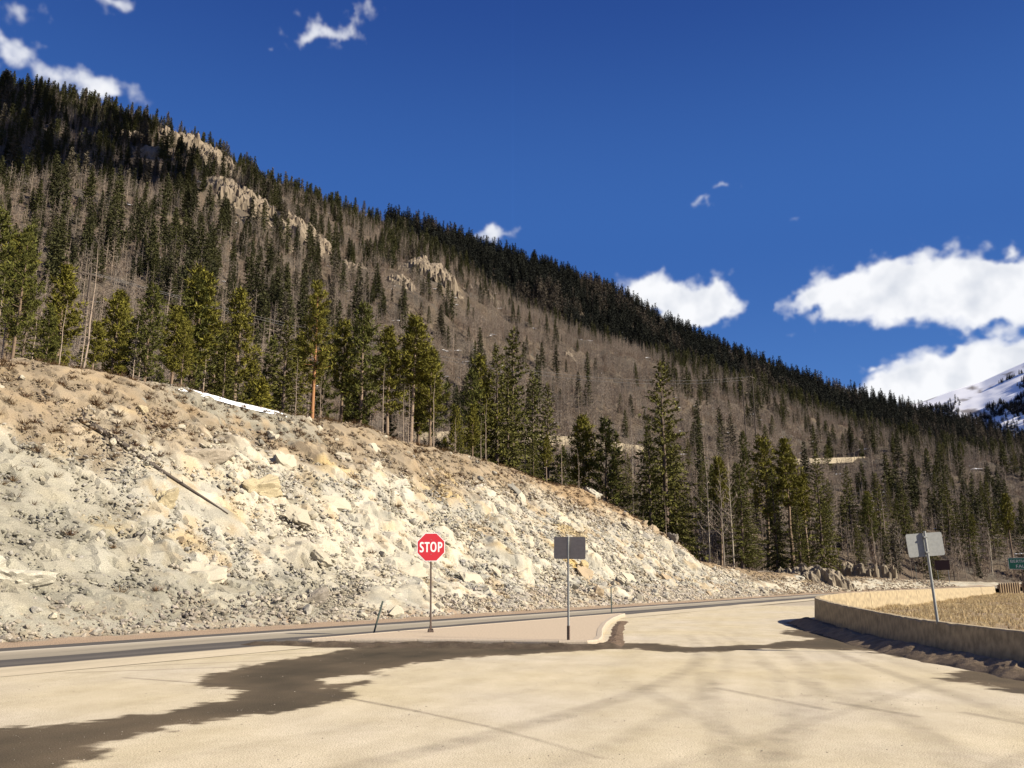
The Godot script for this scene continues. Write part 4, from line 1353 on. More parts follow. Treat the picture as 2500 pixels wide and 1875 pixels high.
# lodgepole pine: bare pole below, tufted crown above
func pine(seed_: int, h: float, low: float, wide: float, green: Color, bark: Color, detail := 1.0) -> Array:
	var r := RandomNumberGenerator.new()
	r.seed = seed_
	var tp := trunk_of(r, h, h * 0.0125 + 0.03, bark, 0.012)
	var wood: Shape = tp[0]
	var crown := Shape.new()
	var count := int(74 * detail)
	for i in count:
		var u := (i + r.randf()) / count
		var t := lerpf(low, 0.985, u)
		var full := smoothstep(-0.05, 0.22, u) * pow(1.0 - u, 0.75) + 0.10
		var len := h * wide * full * r.randf_range(0.55, 1.2)
		var az := i * 2.4 + r.randf() * 1.2
		var up := lerpf(-0.05, 0.75, u) + r.randfn() * 0.12
		var dir := Vector3(cos(az), up, sin(az)).normalized()
		var root := along(tp[1], t)
		var tip := root + dir * len + Vector3.UP * len * 0.12
		wood.tube([root, root.lerp(tip, 0.55) - Vector3.UP * len * 0.04, tip], [0.035 * (1.1 - u), 0.022 * (1.1 - u), 0.006], 3, bark)
		var clumps := 2 + int(len / (0.30 / detail))
		for k in clumps:
			var f := lerpf(0.32, 1.0, (k + 0.5) / clumps)
			var p := root.lerp(tip, f) + Vector3(r.randfn(), r.randfn(), r.randfn()) * 0.1
			var tone := r.randf_range(0.75, 1.2)
			spray(crown, r, p, dir * 0.6 + Vector3.UP * 0.35, 0.34 / sqrt(detail), 0.05 / detail, 13, 0.75, Color(green.r * tone, green.g * tone, green.b * tone))
	# dead twigs below the crown
	for i in int(14 * detail):
		var t := lerpf(0.12, low, r.randf())
		var az := r.randf() * TAU
		var root := along(tp[1], t)
		var len := r.randf_range(0.4, 1.3)
		var tip := root + Vector3(cos(az), r.randf_range(-0.2, 0.3), sin(az)) * len
		wood.tube([root, tip], [0.016, 0.005], 3, Color(0.2, 0.17, 0.14))
	return [wood, crown]

# spruce: cone of drooping boughs to the ground
func spruce(seed_: int, h: float, wide: float, green: Color, bark: Color, detail := 1.0) -> Array:
	var r := RandomNumberGenerator.new()
	r.seed = seed_
	var tp := trunk_of(r, h, h * 0.013 + 0.02, bark, 0.006, 6)
	var wood: Shape = tp[0]
	var crown := Shape.new()
	var count := int(150 * detail)
	var low := r.randf_range(0.04, 0.10)
	for i in count:
		var u := (i + r.randf()) / count
		var t := lerpf(low, 0.995, u)
		var len := (h * wide * pow(1.0 - u, 0.8) * r.randf_range(0.6, 1.2) + 0.12) * (0.75 + 0.25 * smoothstep(0.0, 0.12, u))
		var az := i * 2.4 + r.randf() * 0.9
		var slope := lerpf(-0.32, 0.55, u ** 1.4) + r.randfn() * 0.08
		var dir := Vector3(cos(az), slope, sin(az)).normalized()
		var root := along(tp[1], t)
		var tip := root + dir * len + Vector3.UP * len * 0.1
		if detail > 0.5: wood.tube([root, tip], [0.022 * (1.2 - u), 0.005], 3, bark)
		var steps := 1 + int(len / (0.19 / detail))
		var tone := r.randf_range(0.75, 1.2)
		for k in steps:
			var f := lerpf(0.12, 1.0, (k + r.randf()) / steps)
			var p := root.lerp(tip, f)
			spray(crown, r, p, dir * 0.8 + Vector3.DOWN * 0.25, 0.32 / detail * (0.6 + 0.4 * (1.0 - u)), 0.06 / detail, 6 if detail > 0.5 else 4, 0.6, Color(green.r * tone, green.g * tone, green.b * tone))
	spray(crown, r, along(tp[1], 0.99), Vector3.UP, 0.35, 0.04, 6, 0.2, green)
	return [wood, crown]

# leafless aspen or dead standing pine
func bare(seed_: int, h: float, bark: Color, twig: Color, boughs: int, spread: float, upward: float, low: float, twigs := 9, fat := 0.016) -> Array:
	var r := RandomNumberGenerator.new()
	r.seed = seed_
	var tp := trunk_of(r, h, h * 0.0085 + 0.015, bark, 0.02, 5)
	var wood: Shape = tp[0]
	var crown := Shape.new()
	for i in boughs:
		var u := (i + r.randf()) / boughs
		var t := lerpf(low, 0.97, u)
		var len := h * spread * (1.05 - u) * r.randf_range(0.5, 1.2)
		var az := i * 2.4 + r.randf()
		var dir := Vector3(cos(az), upward + r.randfn() * 0.25, sin(az)).normalized()
		var root := along(tp[1], t)
		var tip := root + dir * len
		crown.tube([root, root.lerp(tip, 0.5) + Vector3(r.randfn(), r.randfn(), r.randfn()) * len * 0.06, tip], [0.03, 0.018, 0.006], 3, bark.lerp(twig, 0.5))
		for k in twigs:
			var f := r.randf_range(0.25, 1.0)
			var p := root.lerp(tip, f)
			var d := (dir * 0.7 + Vector3(r.randfn(), r.randfn() + upward, r.randfn()) * 0.6).normalized()
			var w := d.cross(Vector3(r.randfn(), r.randfn(), r.randfn())).normalized() * fat
			var v := r.randf_range(0.7, 1.25)
			crown.tri(p - w, p + d * len * r.randf_range(0.25, 0.6), p + w, Color(twig.r * v, twig.g * v, twig.b * v))
	return [wood, crown]

const PINE_GREEN := Color(0.13, 0.12, 0.024)
const SPRUCE_GREEN := Color(0.095, 0.092, 0.026)
const DARK_GREEN := Color(0.042, 0.043, 0.022)
const BARK := Color(0.16, 0.115, 0.08)
const TWIG := Color(0.27, 0.22, 0.18)

# x, z, height of the tip above the camera's ground, kind: 0 pine, 1 spruce, 2 the big pine with the orange trunk, 3 young pine
const TREES := [[-30.12, -47.21, 23.3, 0.0], [-31.03, -51.35, 23.29, 0.0], [-29.6, -54.48, 22.29, 0.0], [-28.39, -50.58, 18.26, 0.0], [-26.67, -55.97, 21.02, 0.0], [-26.12, -51.78, 17.59, 0.0], [-23.3, -53.11, 20.44, 0.0], [-23.1, -59.69, 24.19, 0.0], [-23.28, -57.46, 20.34, 0.0], [-23.13, -66.07, 21.59, 0.0], [-20.57, -62.71, 23.46, 0.0], [-17.26, -63.7, 21.25, 1.0], [-15.35, -65.22, 24.95, 2.0], [-17.57, -69.82, 21.91, 0.0], [-14.66, -72.53, 23.96, 0.0], [-12.79, -70.85, 24.9, 0.0], [-10.97, -75.2, 24.21, 0.0], [-9.14, -75.45, 25.38, 0.0], [-7.38, -77.65, 22.83, 0.0], [-8.88, -83.53, 25.15, 0.0], [-15.99, -53.67, 14.1, 3.0], [-4.47, -91.89, 24.08, 0.0], [-3.41, -95.94, 26.98, 0.0], [-1.65, -95.99, 28.09, 1.0], [0.35, -104.0, 32.52, 1.0], [-3.03, -97.95, 25.55, 1.0], [-0.59, -97.0, 25.87, 1.0], [2.67, -109.97, 28.48, 1.0], [4.56, -111.91, 27.05, 1.0], [9.51, -109.59, 22.53, 0.0], [11.48, -107.39, 21.52, 0.0], [13.54, -111.18, 20.68, 1.0], [18.44, -104.38, 28.43, 1.0], [16.48, -102.69, 20.94, 1.0], [20.22, -108.12, 20.16, 1.0], [25.84, -108.98, 17.03, 0.0], [26.77, -102.56, 15.29, 1.0], [36.21, -124.86, 22.33, 0.0], [40.2, -125.73, 22.13, 0.0], [36.9, -122.57, 17.28, 1.0], [42.68, -120.67, 19.33, 1.0], [43.27, -127.88, 17.26, 0.0], [59.97, -153.72, 21.65, 1.0], [66.06, -156.64, 20.76, 1.0], [62.47, -152.72, 17.01, 0.0], [71.88, -159.56, 19.83, 1.0], [72.04, -153.98, 13.05, 1.0], [85.1, -169.88, 20.09, 1.0], [85.46, -164.08, 17.27, 1.0], [96.32, -175.28, 21.15, 1.0], [96.48, -169.46, 18.24, 0.0], [96.18, -163.86, 16.38, 1.0], [69.04, -144.34, 8.55, 1.0], [88.85, -167.95, 14.08, 0.0], [28.59, -106.22, 11.22, 1.0], [39.26, -119.73, 12.43, 1.0]]

var stock := {}   # kind -> [[trunk mesh, crown mesh, height] ...]

func stock_up() -> void:
	stock.pine = []
	for k in 6:
		var g := PINE_GREEN if k % 3 else Color(0.085, 0.088, 0.024)
		var p := pine(100 + k, 13.0, [0.34, 0.46, 0.52, 0.28, 0.42, 0.58][k], [0.17, 0.15, 0.13, 0.18, 0.145, 0.125][k], g, BARK.lerp(Color(0.26, 0.2, 0.15), k / 8.0))
		stock.pine.append([p[0].mesh(), p[1].mesh(), 13.0])
	stock.big = []
	var b := pine(77, 14.0, 0.40, 0.15, PINE_GREEN, Color(0.30, 0.155, 0.075), 1.25)
	stock.big.append([b[0].mesh(), b[1].mesh(), 14.0])
	stock.young = []
	var y := spruce(78, 3.6, 0.34, Color(0.15, 0.135, 0.025), BARK, 0.6)
	stock.young.append([y[0].mesh(), y[1].mesh(), 3.6])
	stock.spruce = []
	for k in 6:
		var g := SPRUCE_GREEN if k % 3 else Color(0.078, 0.078, 0.022)
		var p := spruce(200 + k, 14.0, [0.18, 0.16, 0.20, 0.14, 0.17, 0.19][k], g, Color(0.13, 0.10, 0.08))
		stock.spruce.append([p[0].mesh(), p[1].mesh(), 14.0])
	stock.aspen = []
	for k in 5:
		var p := bare(300 + k, 9.0, Color(0.34, 0.30, 0.235).lerp(Color(0.24, 0.2, 0.165), k / 5.0), TWIG, 20, 0.24, 0.9, 0.3)
		stock.aspen.append([p[0].mesh(), p[1].mesh(), 9.0])
	stock.dead = []
	for k in 4:
		var p := bare(400 + k, 12.0, Color(0.27, 0.215, 0.165), Color(0.25, 0.21, 0.18), [34, 60, 22, 70][k], [0.09, 0.12, 0.07, 0.13][k], [-0.1, 0.1, 0.2, -0.15][k], 0.2, 7)
		stock.dead.append([p[0].mesh(), p[1].mesh(), 12.0])

func plant(called: String, kind: String, which: int, x: float, z: float, high: float, label: String, category: String, group: String, leaf: Material, wood: Material, widen := 1.0) -> void:
	var k: Array = stock[kind][which % stock[kind].size()]
	var s: float = high / k[2]
	var t := Transform3D(Basis(Vector3.UP, rng.randf() * TAU).scaled(Vector3(s * widen, s, s * widen)), Vector3(x, land_y(x, z) - 0.1, z))
	var o := thing(called, label, category, t, group)
	obj("trunk", k[0], wood, o)
	obj("crown", k[1], leaf, o)

func crest_label(i: int) -> String:   # counted outwards from the pine with the orange trunk
	var bearing := func(t: Array) -> float:
		return atan2(t[0], -t[1])
	var mid: float = bearing.call(TREES[12])
	var own: float = bearing.call(TREES[i])
	var n := 1
	for t in TREES:
		var b: float = bearing.call(t)
		if t[3] == 0.0 and t[1] > -86.0 and (b - mid) * (own - mid) > 0.0 and absf(b - mid) < absf(own - mid): n += 1
	var count := ["", "first", "second", "third", "fourth", "fifth", "sixth", "seventh", "eighth", "ninth", "tenth", "eleventh", "twelfth", "thirteenth"]
	return "yellow-green crest pine, %s from the orange-trunked pine towards the %s end of the cut" % [count[n], "low" if own > mid else "high"]

func make_trees() -> void:
	stock_up()
	var leaf := tinted(0.85, 0.25)
	var wood := tinted(0.95)
	for i in TREES.size():
		var t: Array = TREES[i]
		var high: float = t[2] - land_y(t[0], t[1])
		if t[3] == 2.0:
			plant("pine_tree", "big", 0, t[0], t[1], high, "tall broad pine with a bare orange-barked trunk at the edge of the cut", "pine tree", "", leaf, wood)
		elif t[3] == 3.0:
			plant("pine_tree", "young", 0, t[0], t[1], maxf(high, 2.5), "small bright yellow-green young pine beside the snow bank", "pine tree", "", leaf, wood)
		elif t[3] == 0.0:
			if t[1] > -86.0: plant("pine_tree", "pine", i, t[0], t[1], high, crest_label(i), "pine tree", "pines along the crest of the cut", leaf, wood, rng.randf_range(1.0, 1.25))
			else: plant("pine_tree", "pine", i, t[0], t[1], high, "yellow-green pine among the spruces below the upper highway", "pine tree", "pines below the upper highway", leaf, wood, rng.randf_range(0.9, 1.1))
		else:
			var label := "dark green conical spruce among the trees below the upper highway"
			var group := "spruces below the upper highway"
			if i == 32:
				label = "tallest spruce, a broad spire rising above the low end of the cut"
				group = ""
			elif i == 11:
				label = "dark spruce beside the orange-trunked pine on the crest"
				group = ""
			plant("spruce_tree", "spruce", i, t[0], t[1], high, label, "spruce tree", group, leaf, wood, 1.1 if i == 32 else clampf(17.0 / high, 0.95, 1.4))
	# thin grove behind the crest
	var placed := 0
	while placed < 62:
		var s := rng.randf_range(2.0, 74.0)
		var f := road_frame(s)
		var qc := TOE + (row(CREST, s, 1) - 0.4) / 0.84
		var g: Vector3 = f[0] + f[2] * (qc + rng.randf_range(5.0, 34.0))
		placed += 1
		if placed % 5 == 0: plant("spruce_tree", "spruce", placed, g.x, g.z, rng.randf_range(6.0, 11.0), "smaller dark spruce growing in the thin grove behind the crest", "spruce tree", "spruces in the grove behind the crest", leaf, wood, 1.1)
		else: plant("pine_tree", "pine", placed * 7, g.x, g.z, rng.randf_range(7.0, 12.5), "slender pine with a bare pole in the thin grove behind the crest", "pine tree", "pines in the grove behind the crest", leaf, wood, rng.randf_range(0.8, 1.1))
	for i in 95:
		var s := rng.randf_range(0.0, 84.0)
		var f := road_frame(s)
		var qc := TOE + (row(CREST, s, 1) - 0.4) / 0.84
		var g: Vector3 = f[0] + f[2] * (qc + rng.randf_range(3.5, 34.0))
		plant("dead_tree", "dead", [0, 2, 2, 1, 3][i % 5], g.x, g.z, rng.randf_range(4.5, 9.5), "bare grey standing trunk without needles in the grove behind the crest", "dead tree", "dead trees behind the crest", wood, wood)
	# the mixed wood right of the cut, below the upper highway
	for i in 100:
		var az := rng.randf_range(2.0, 33.0)
		var d0 := row(FOOT_A, az, 2)
		var d1 := row(MID_A, az, 2)
		var dist := lerpf(d0 + 2.0, d1 - 8.0, rng.randf() ** 1.3)
		var p := polar(az, dist, 0.0)
		if noise("clump", 0.05).get_noise_2d(p.x, p.z) < -0.12: continue
		if i % 3: plant("spruce_tree", "spruce", i, p.x, p.z, rng.randf_range(5.5, 11.0), "dark green conical spruce among the trees below the upper highway", "spruce tree", "spruces below the upper highway", leaf, wood, rng.randf_range(0.95, 1.2))
		else: plant("pine_tree", "pine", i, p.x, p.z, rng.randf_range(7.0, 12.0), "yellow-green pine among the spruces below the upper highway", "pine tree", "pines below the upper highway", leaf, wood, rng.randf_range(0.8, 1.1))
	for i in 170:
		var az := rng.randf_range(-4.0, 33.5)
		var d0 := row(FOOT_A, az, 2)
		var d1 := row(MID_A, az, 2)
		var dist := lerpf(d0 + 1.0, d1 - 6.0, rng.randf() ** 1.4)
		var p := polar(az, dist, 0.0)
		if i % 4: plant("aspen_tree", "aspen", i, p.x, p.z, rng.randf_range(5.5, 10.0), "leafless pale aspen in the mixed wood below the upper highway", "aspen tree", "leafless aspens below the upper highway", wood, wood, 1.1)
		else: plant("dead_tree", "dead", i, p.x, p.z, rng.randf_range(6.0, 12.0), "grey dead conifer standing in the mixed wood below the upper highway", "dead tree", "dead trees below the upper highway", wood, wood, 1.2)
	# three pale stems at the right foot of the cut
	for x in [[22.6, -101.0, 13.0], [24.2, -100.4, 12.0], [25.4, -100.8, 12.5]]:
		plant("aspen_tree", "aspen", int(x[0]), x[0], x[1], x[2], "slim pale aspen stem rising at the low end of the rock cut", "aspen tree", "aspen stems at the low end of the cut", wood, wood, 0.8)

# joined trunk and crown, for the woods that read as one mass
func joined(p: Array) -> Mesh:
	var s := Shape.new()
	s.add(p[0])
	s.add(p[1])
	return s.mesh()

func mass(called: String, label: String, category: String) -> Node3D:
	var o := Node3D.new()
	o.name = called
	add_child(o)
	tag(o, label, category, "", "stuff")
	return o

var crag_at := []   # azimuth, distance, width
func on_crag(az: float, dist: float) -> bool:
	for c in crag_at:
		if absf(az - c[0]) < rad_to_deg(c[2] * 0.62 / c[1]) and dist > c[1] - c[2] * 0.9 - 14.0 and dist < c[1] + c[2] * 0.35: return true
	return false

func make_forest() -> void:
	for c in CRAGS: crag_at.append([c[0], hill_hit(c[0], c[1]), c[2]])
	var r := RandomNumberGenerator.new()
	r.seed = 31
	var leaf := tinted(0.9, 0.15)
	var conifers := []
	for k in 4: conifers.append(joined(spruce(500 + k, 11.0, [0.13, 0.11, 0.15, 0.12][k], Color.WHITE * 0.99, Color(1.6, 1.3, 1.2), 0.52)))
	var poles := []
	for k in 3: poles.append(joined(bare(600 + k, 9.0, Color(0.95, 0.93, 0.88), Color(1, 1, 1), 20, 0.24, [0.9, 0.6, 0.2][k], 0.28, 8, 0.028)))
	var brush := []
	for k in 2: brush.append(joined(bare(650 + k, 3.0, Color(1, 1, 1), Color(1, 1, 1), 16, 0.55, 1.3, 0.02, 9, 0.022)))
	var tc := [[], [], [], []]
	var cc := [[], [], [], []]
	var tp := [[], [], []]
	var cp := [[], [], []]
	var tb := [[], []]
	var cb := [[], []]
	for i in 38000:
		var az := r.randf_range(-39.0, 37.0)
		var d0 := row(FOOT_A, az, 2)
		var d2 := row(RIDGE_A, az, 2)
		var dist := sqrt(lerpf(d0 * d0, d2 * d2 * 1.03, r.randf()))
		var p := polar(az, dist, 0.0)
		p.y = hill_y(az, dist) - 0.2
		var t := (dist - d0) / (d2 - d0)
		var clump := noise("stand", 0.014).get_noise_2d(p.x, p.z)
		var fine := noise("stand_fine", 0.05).get_noise_2d(p.x, p.z)
		var green := 0.06 + clump * 0.34 + fine * 0.30
		green += 0.20 * smoothstep(-6.0, -20.0, az) * smoothstep(0.15, 0.5, t)      # darker wood to the left
		green += 0.22 * smoothstep(0.86, 0.98, t)                                   # along the ridge
		green -= 0.16 * smoothstep(-4.0, 4.0, az) * smoothstep(16.0, 8.0, az)       # open brush slope
		green += 0.10 * smoothstep(17.0, 24.0, az)
		if az > -5.0 and dist < row(MID_A, az, 2) + 8.0: green -= 0.12
		if on_crag(az, dist) and r.randf() < 0.93: continue
		var turn := Basis(Vector3.UP, r.randf() * TAU)
		var v := r.randf_range(0.7, 1.25)
		if r.randf() < green:
			var size := 0.36 + 0.75 * r.randf() ** 1.8
			var k := r.randi_range(0, 3)
			tc[k].append(Transform3D(turn.scaled(Vector3(size * 1.15, size, size * 1.15)), p))
			cc[k].append(Color(DARK_GREEN.r * v, DARK_GREEN.g * v, DARK_GREEN.b * v).lerp(Color(0.085, 0.085, 0.028), r.randf() * (0.6 if az < 4.0 else 0.95)).lerp(Color(0.13, 0.11, 0.085), 0.75 if r.randf() < 0.13 else 0.0))
		elif r.randf() < 0.55:
			var size := r.randf_range(0.42, 0.95)
			var k := r.randi_range(0, 2)
			tp[k].append(Transform3D(turn.scaled(Vector3(size, size, size)), p))
			var c := Color(0.255, 0.205, 0.165).lerp(Color(0.18, 0.155, 0.135), r.randf())
			cp[k].append(Color(c.r * v, c.g * v, c.b * v))
		else:
			var size := r.randf_range(0.6, 1.3)
			var k := r.randi_range(0, 1)
			tb[k].append(Transform3D(turn.scaled(Vector3(size, size, size)), p))
			cb[k].append(Color(0.20 * v, 0.15 * v, 0.115 * v))
	var o := mass("conifer_forest", "dark conifer forest spread over the near mountainside up to its ridge", "forest")
	for k in 4: many("conifers", conifers[k], leaf, tc[k], cc[k], o)
	o = mass("leafless_wood", "grey-brown leafless trees filling the mountainside between the conifers", "wood")
	for k in 3: many("bare_trees", poles[k], leaf, tp[k], cp[k], o)
	o = mass("brush", "low brown leafless brush covering the open mountainside", "brush")
	for k in 2: many("bushes", brush[k], leaf, tb[k], cb[k], o)
	# far ridge
	var far := []
	for k in 3: far.append(joined(spruce(700 + k, 12.0, [0.14, 0.12, 0.16][k], Color.WHITE * 0.99, Color(1, 1, 1), 0.3)))
	var tf := [[], [], []]
	var cf := [[], [], []]
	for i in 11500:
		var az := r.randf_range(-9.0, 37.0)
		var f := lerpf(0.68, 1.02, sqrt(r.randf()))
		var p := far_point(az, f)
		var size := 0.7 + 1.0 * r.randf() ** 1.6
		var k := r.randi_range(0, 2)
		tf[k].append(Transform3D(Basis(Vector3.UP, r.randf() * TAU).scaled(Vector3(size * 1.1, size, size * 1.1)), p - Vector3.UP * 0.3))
		var v := r.randf_range(0.6, 1.2)
		var c := Color(0.024, 0.026, 0.021)  # cloud shadow over the ridge is put into this extra dark tree colour
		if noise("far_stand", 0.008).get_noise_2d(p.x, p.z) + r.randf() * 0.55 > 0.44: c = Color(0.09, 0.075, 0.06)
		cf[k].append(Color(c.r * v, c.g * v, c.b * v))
	o = mass("far_forest", "dense dark conifer forest on the far ridge, its colour deepened to stand for cloud shadow", "forest")
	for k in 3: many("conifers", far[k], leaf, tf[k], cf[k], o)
	# wood below the snow of the peak
	var ts := []
	var cs := []
	for i in 14000:
		var az := r.randf_range(20.0, 38.0)
		var f := r.randf_range(0.74, 0.97)
		var p := peak_point(az, f)
		var line := EYE + 5000.0 * 0.97 * tan(deg_to_rad(10.0 + 0.10 * (az - 27.0))) + noise("treeline", 0.0022, FastNoiseLite.TYPE_SIMPLEX_SMOOTH, 4).get_noise_2d(p.x, p.z) * 190.0
		if p.y > line - 20.0: continue
		if noise("gully", 0.004).get_noise_2d(p.x * 1.6, p.z * 0.5) > 0.2 and r.randf() < 0.9: continue
		var size := r.randf_range(1.2, 2.2)
		ts.append(Transform3D(Basis(Vector3.UP, r.randf() * TAU).scaled(Vector3(size * 1.7, size, size * 1.7)), p - Vector3.UP))
		cs.append(Color(0.022, 0.024, 0.026))
	o = mass("peak_forest", "dark forest below the snowfields of the distant peak", "forest")
	many("conifers", far[0], leaf, ts, cs, o)

# ------------------------------------------------------------------ crags, boulders, log, snow, tufts

const CRAGS := [[-21.68, 26.0, 30.0], [-23.07, 26.6, 16.0], [-20.43, 25.3, 22.0], [-18.94, 23.6, 22.0], [-17.86, 23.2, 14.0], [-19.75, 24.4, 12.0], [-14.69, 22.0, 18.0], [-13.42, 21.5, 10.0], [-6.52, 20.3, 16.0], [-5.39, 19.8, 20.0], [-1.98, 18.4, 14.0], [-25.76, 26.2, 14.0], [-24.54, 25.4, 12.0], [-11.13, 20.0, 9.0], [4.09, 14.4, 7.0], [-15.84, 21.0, 10.0], [-17.43, 21.9, 10.0], [-7.61, 19.2, 9.0]]

func rough_block(r: RandomNumberGenerator, level: int) -> Shape:   # a large block with broken faces
	var sh := Shape.new()
	var lump := polytope(r, level, 1.0)
	var n := cells("crag_face", 1.6, FastNoiseLite.RETURN_CELL_VALUE)
	var m := cells("crag_chip", 4.5, FastNoiseLite.RETURN_CELL_VALUE)
	var off := Vector3(r.randf(), r.randf(), r.randf()) * 40.0
	for i in range(0, lump.v.size(), 3):
		var q := []
		for j in 3:
			var p := lump.v[i + j]
			q.append(p * (1.0 + n.get_noise_3dv(p * 1.7 + off) * 0.16 + m.get_noise_3dv(p * 1.7 + off) * 0.06))
		sh.tri(q[0], q[1], q[2])
	return sh

# a broken rock face standing out of a slope: faces "out", blends into the ground at its rim
func crag(r: RandomNumberGenerator, at: Vector3, out: Vector3, wide: float, deep: float, high: float, label: String, group: String, m: Material, step: float) -> void:
	var n := cells("crag_face", 0.9, FastNoiseLite.RETURN_CELL_VALUE)
	var e := cells("crag_edge", 0.9, FastNoiseLite.RETURN_DISTANCE2_SUB)
	e.seed = n.seed
	var c := cells("crag_chip", 2.6, FastNoiseLite.RETURN_CELL_VALUE)
	var soft := noise("crag_rim", 0.5, FastNoiseLite.TYPE_SIMPLEX_SMOOTH, 3)
	var side := Vector3(out.z, 0, -out.x)
	var columns := maxi(14, int(wide / step))
	var rows := maxi(12, int(deep / step))
	var off := Vector2(r.randf(), r.randf()) * 90.0
	var k := 9.0 / wide
	var pts := PackedVector3Array()
	var cols := PackedColorArray()
	for i in rows:
		for j in columns:
			var u := float(j) / (columns - 1) * 2.0 - 1.0
			var v := float(i) / (rows - 1) * 2.0 - 1.0     # -1 downhill, 1 uphill
			var p := at + side * u * wide * 0.5 - out * v * deep * 0.5
			var x := u * wide * 0.5 * k + off.x
			var z := v * deep * 0.5 * k + off.y
			var rim := 1.0 - sqrt(u * u + v * v) + soft.get_noise_2d(x * 1.3, z * 1.3) * 0.45
			var full := smoothstep(0.0, 0.5, rim)
			var d := full * (0.6 + 0.30 * n.get_noise_2d(x * 0.8, z * 0.7) * smoothstep(0.0, 0.4, e.get_noise_2d(x * 0.8, z * 0.7) + 1.0) + 0.09 * c.get_noise_2d(x * 0.8, z * 0.6) + 0.25 * soft.get_noise_2d(x * 0.5 + 30.0, z * 0.5)) - 0.12 * (1.0 - full)
			p.y = land_y(p.x, p.z) + d * high
			p += out * d * high * 0.55
			pts.append(p - at)
			var tone := 1.0 + 0.25 * n.get_noise_2d(x * 0.8, z * 0.7) + 0.25 * c.get_noise_2d(x * 0.8, z * 0.6)
			cols.append(Color(tone, tone, tone))
	var o := obj("rock_outcrop", grid_mesh(pts, cols, rows, columns, false), m, null, Transform3D(Basis(), at))
	tag(o, label, "rock outcrop", group)

func road_spot(s: float, q: float) -> Vector3:
	var f := road_frame(s)
	var g: Vector3 = f[0] + f[2] * q
	g.y = bank_y(s, q)
	return g

func on_bank(s: float, q: float) -> Vector3:
	var f := road_frame(s)
	var g: Vector3 = f[0] + f[2] * q
	g.y = bank_y(s, q)
	var top := row(CREST, s, 1)
	g += (-f[2] * 0.64 + Vector3.UP * 0.77) * noise("roll", 0.07).get_noise_2d(s, q * 1.3) * 0.7 * smoothstep(TOE - 0.3, TOE + 1.2, q) * clampf((top - 1.0) / 3.0, 0.25, 1.0)
	return g

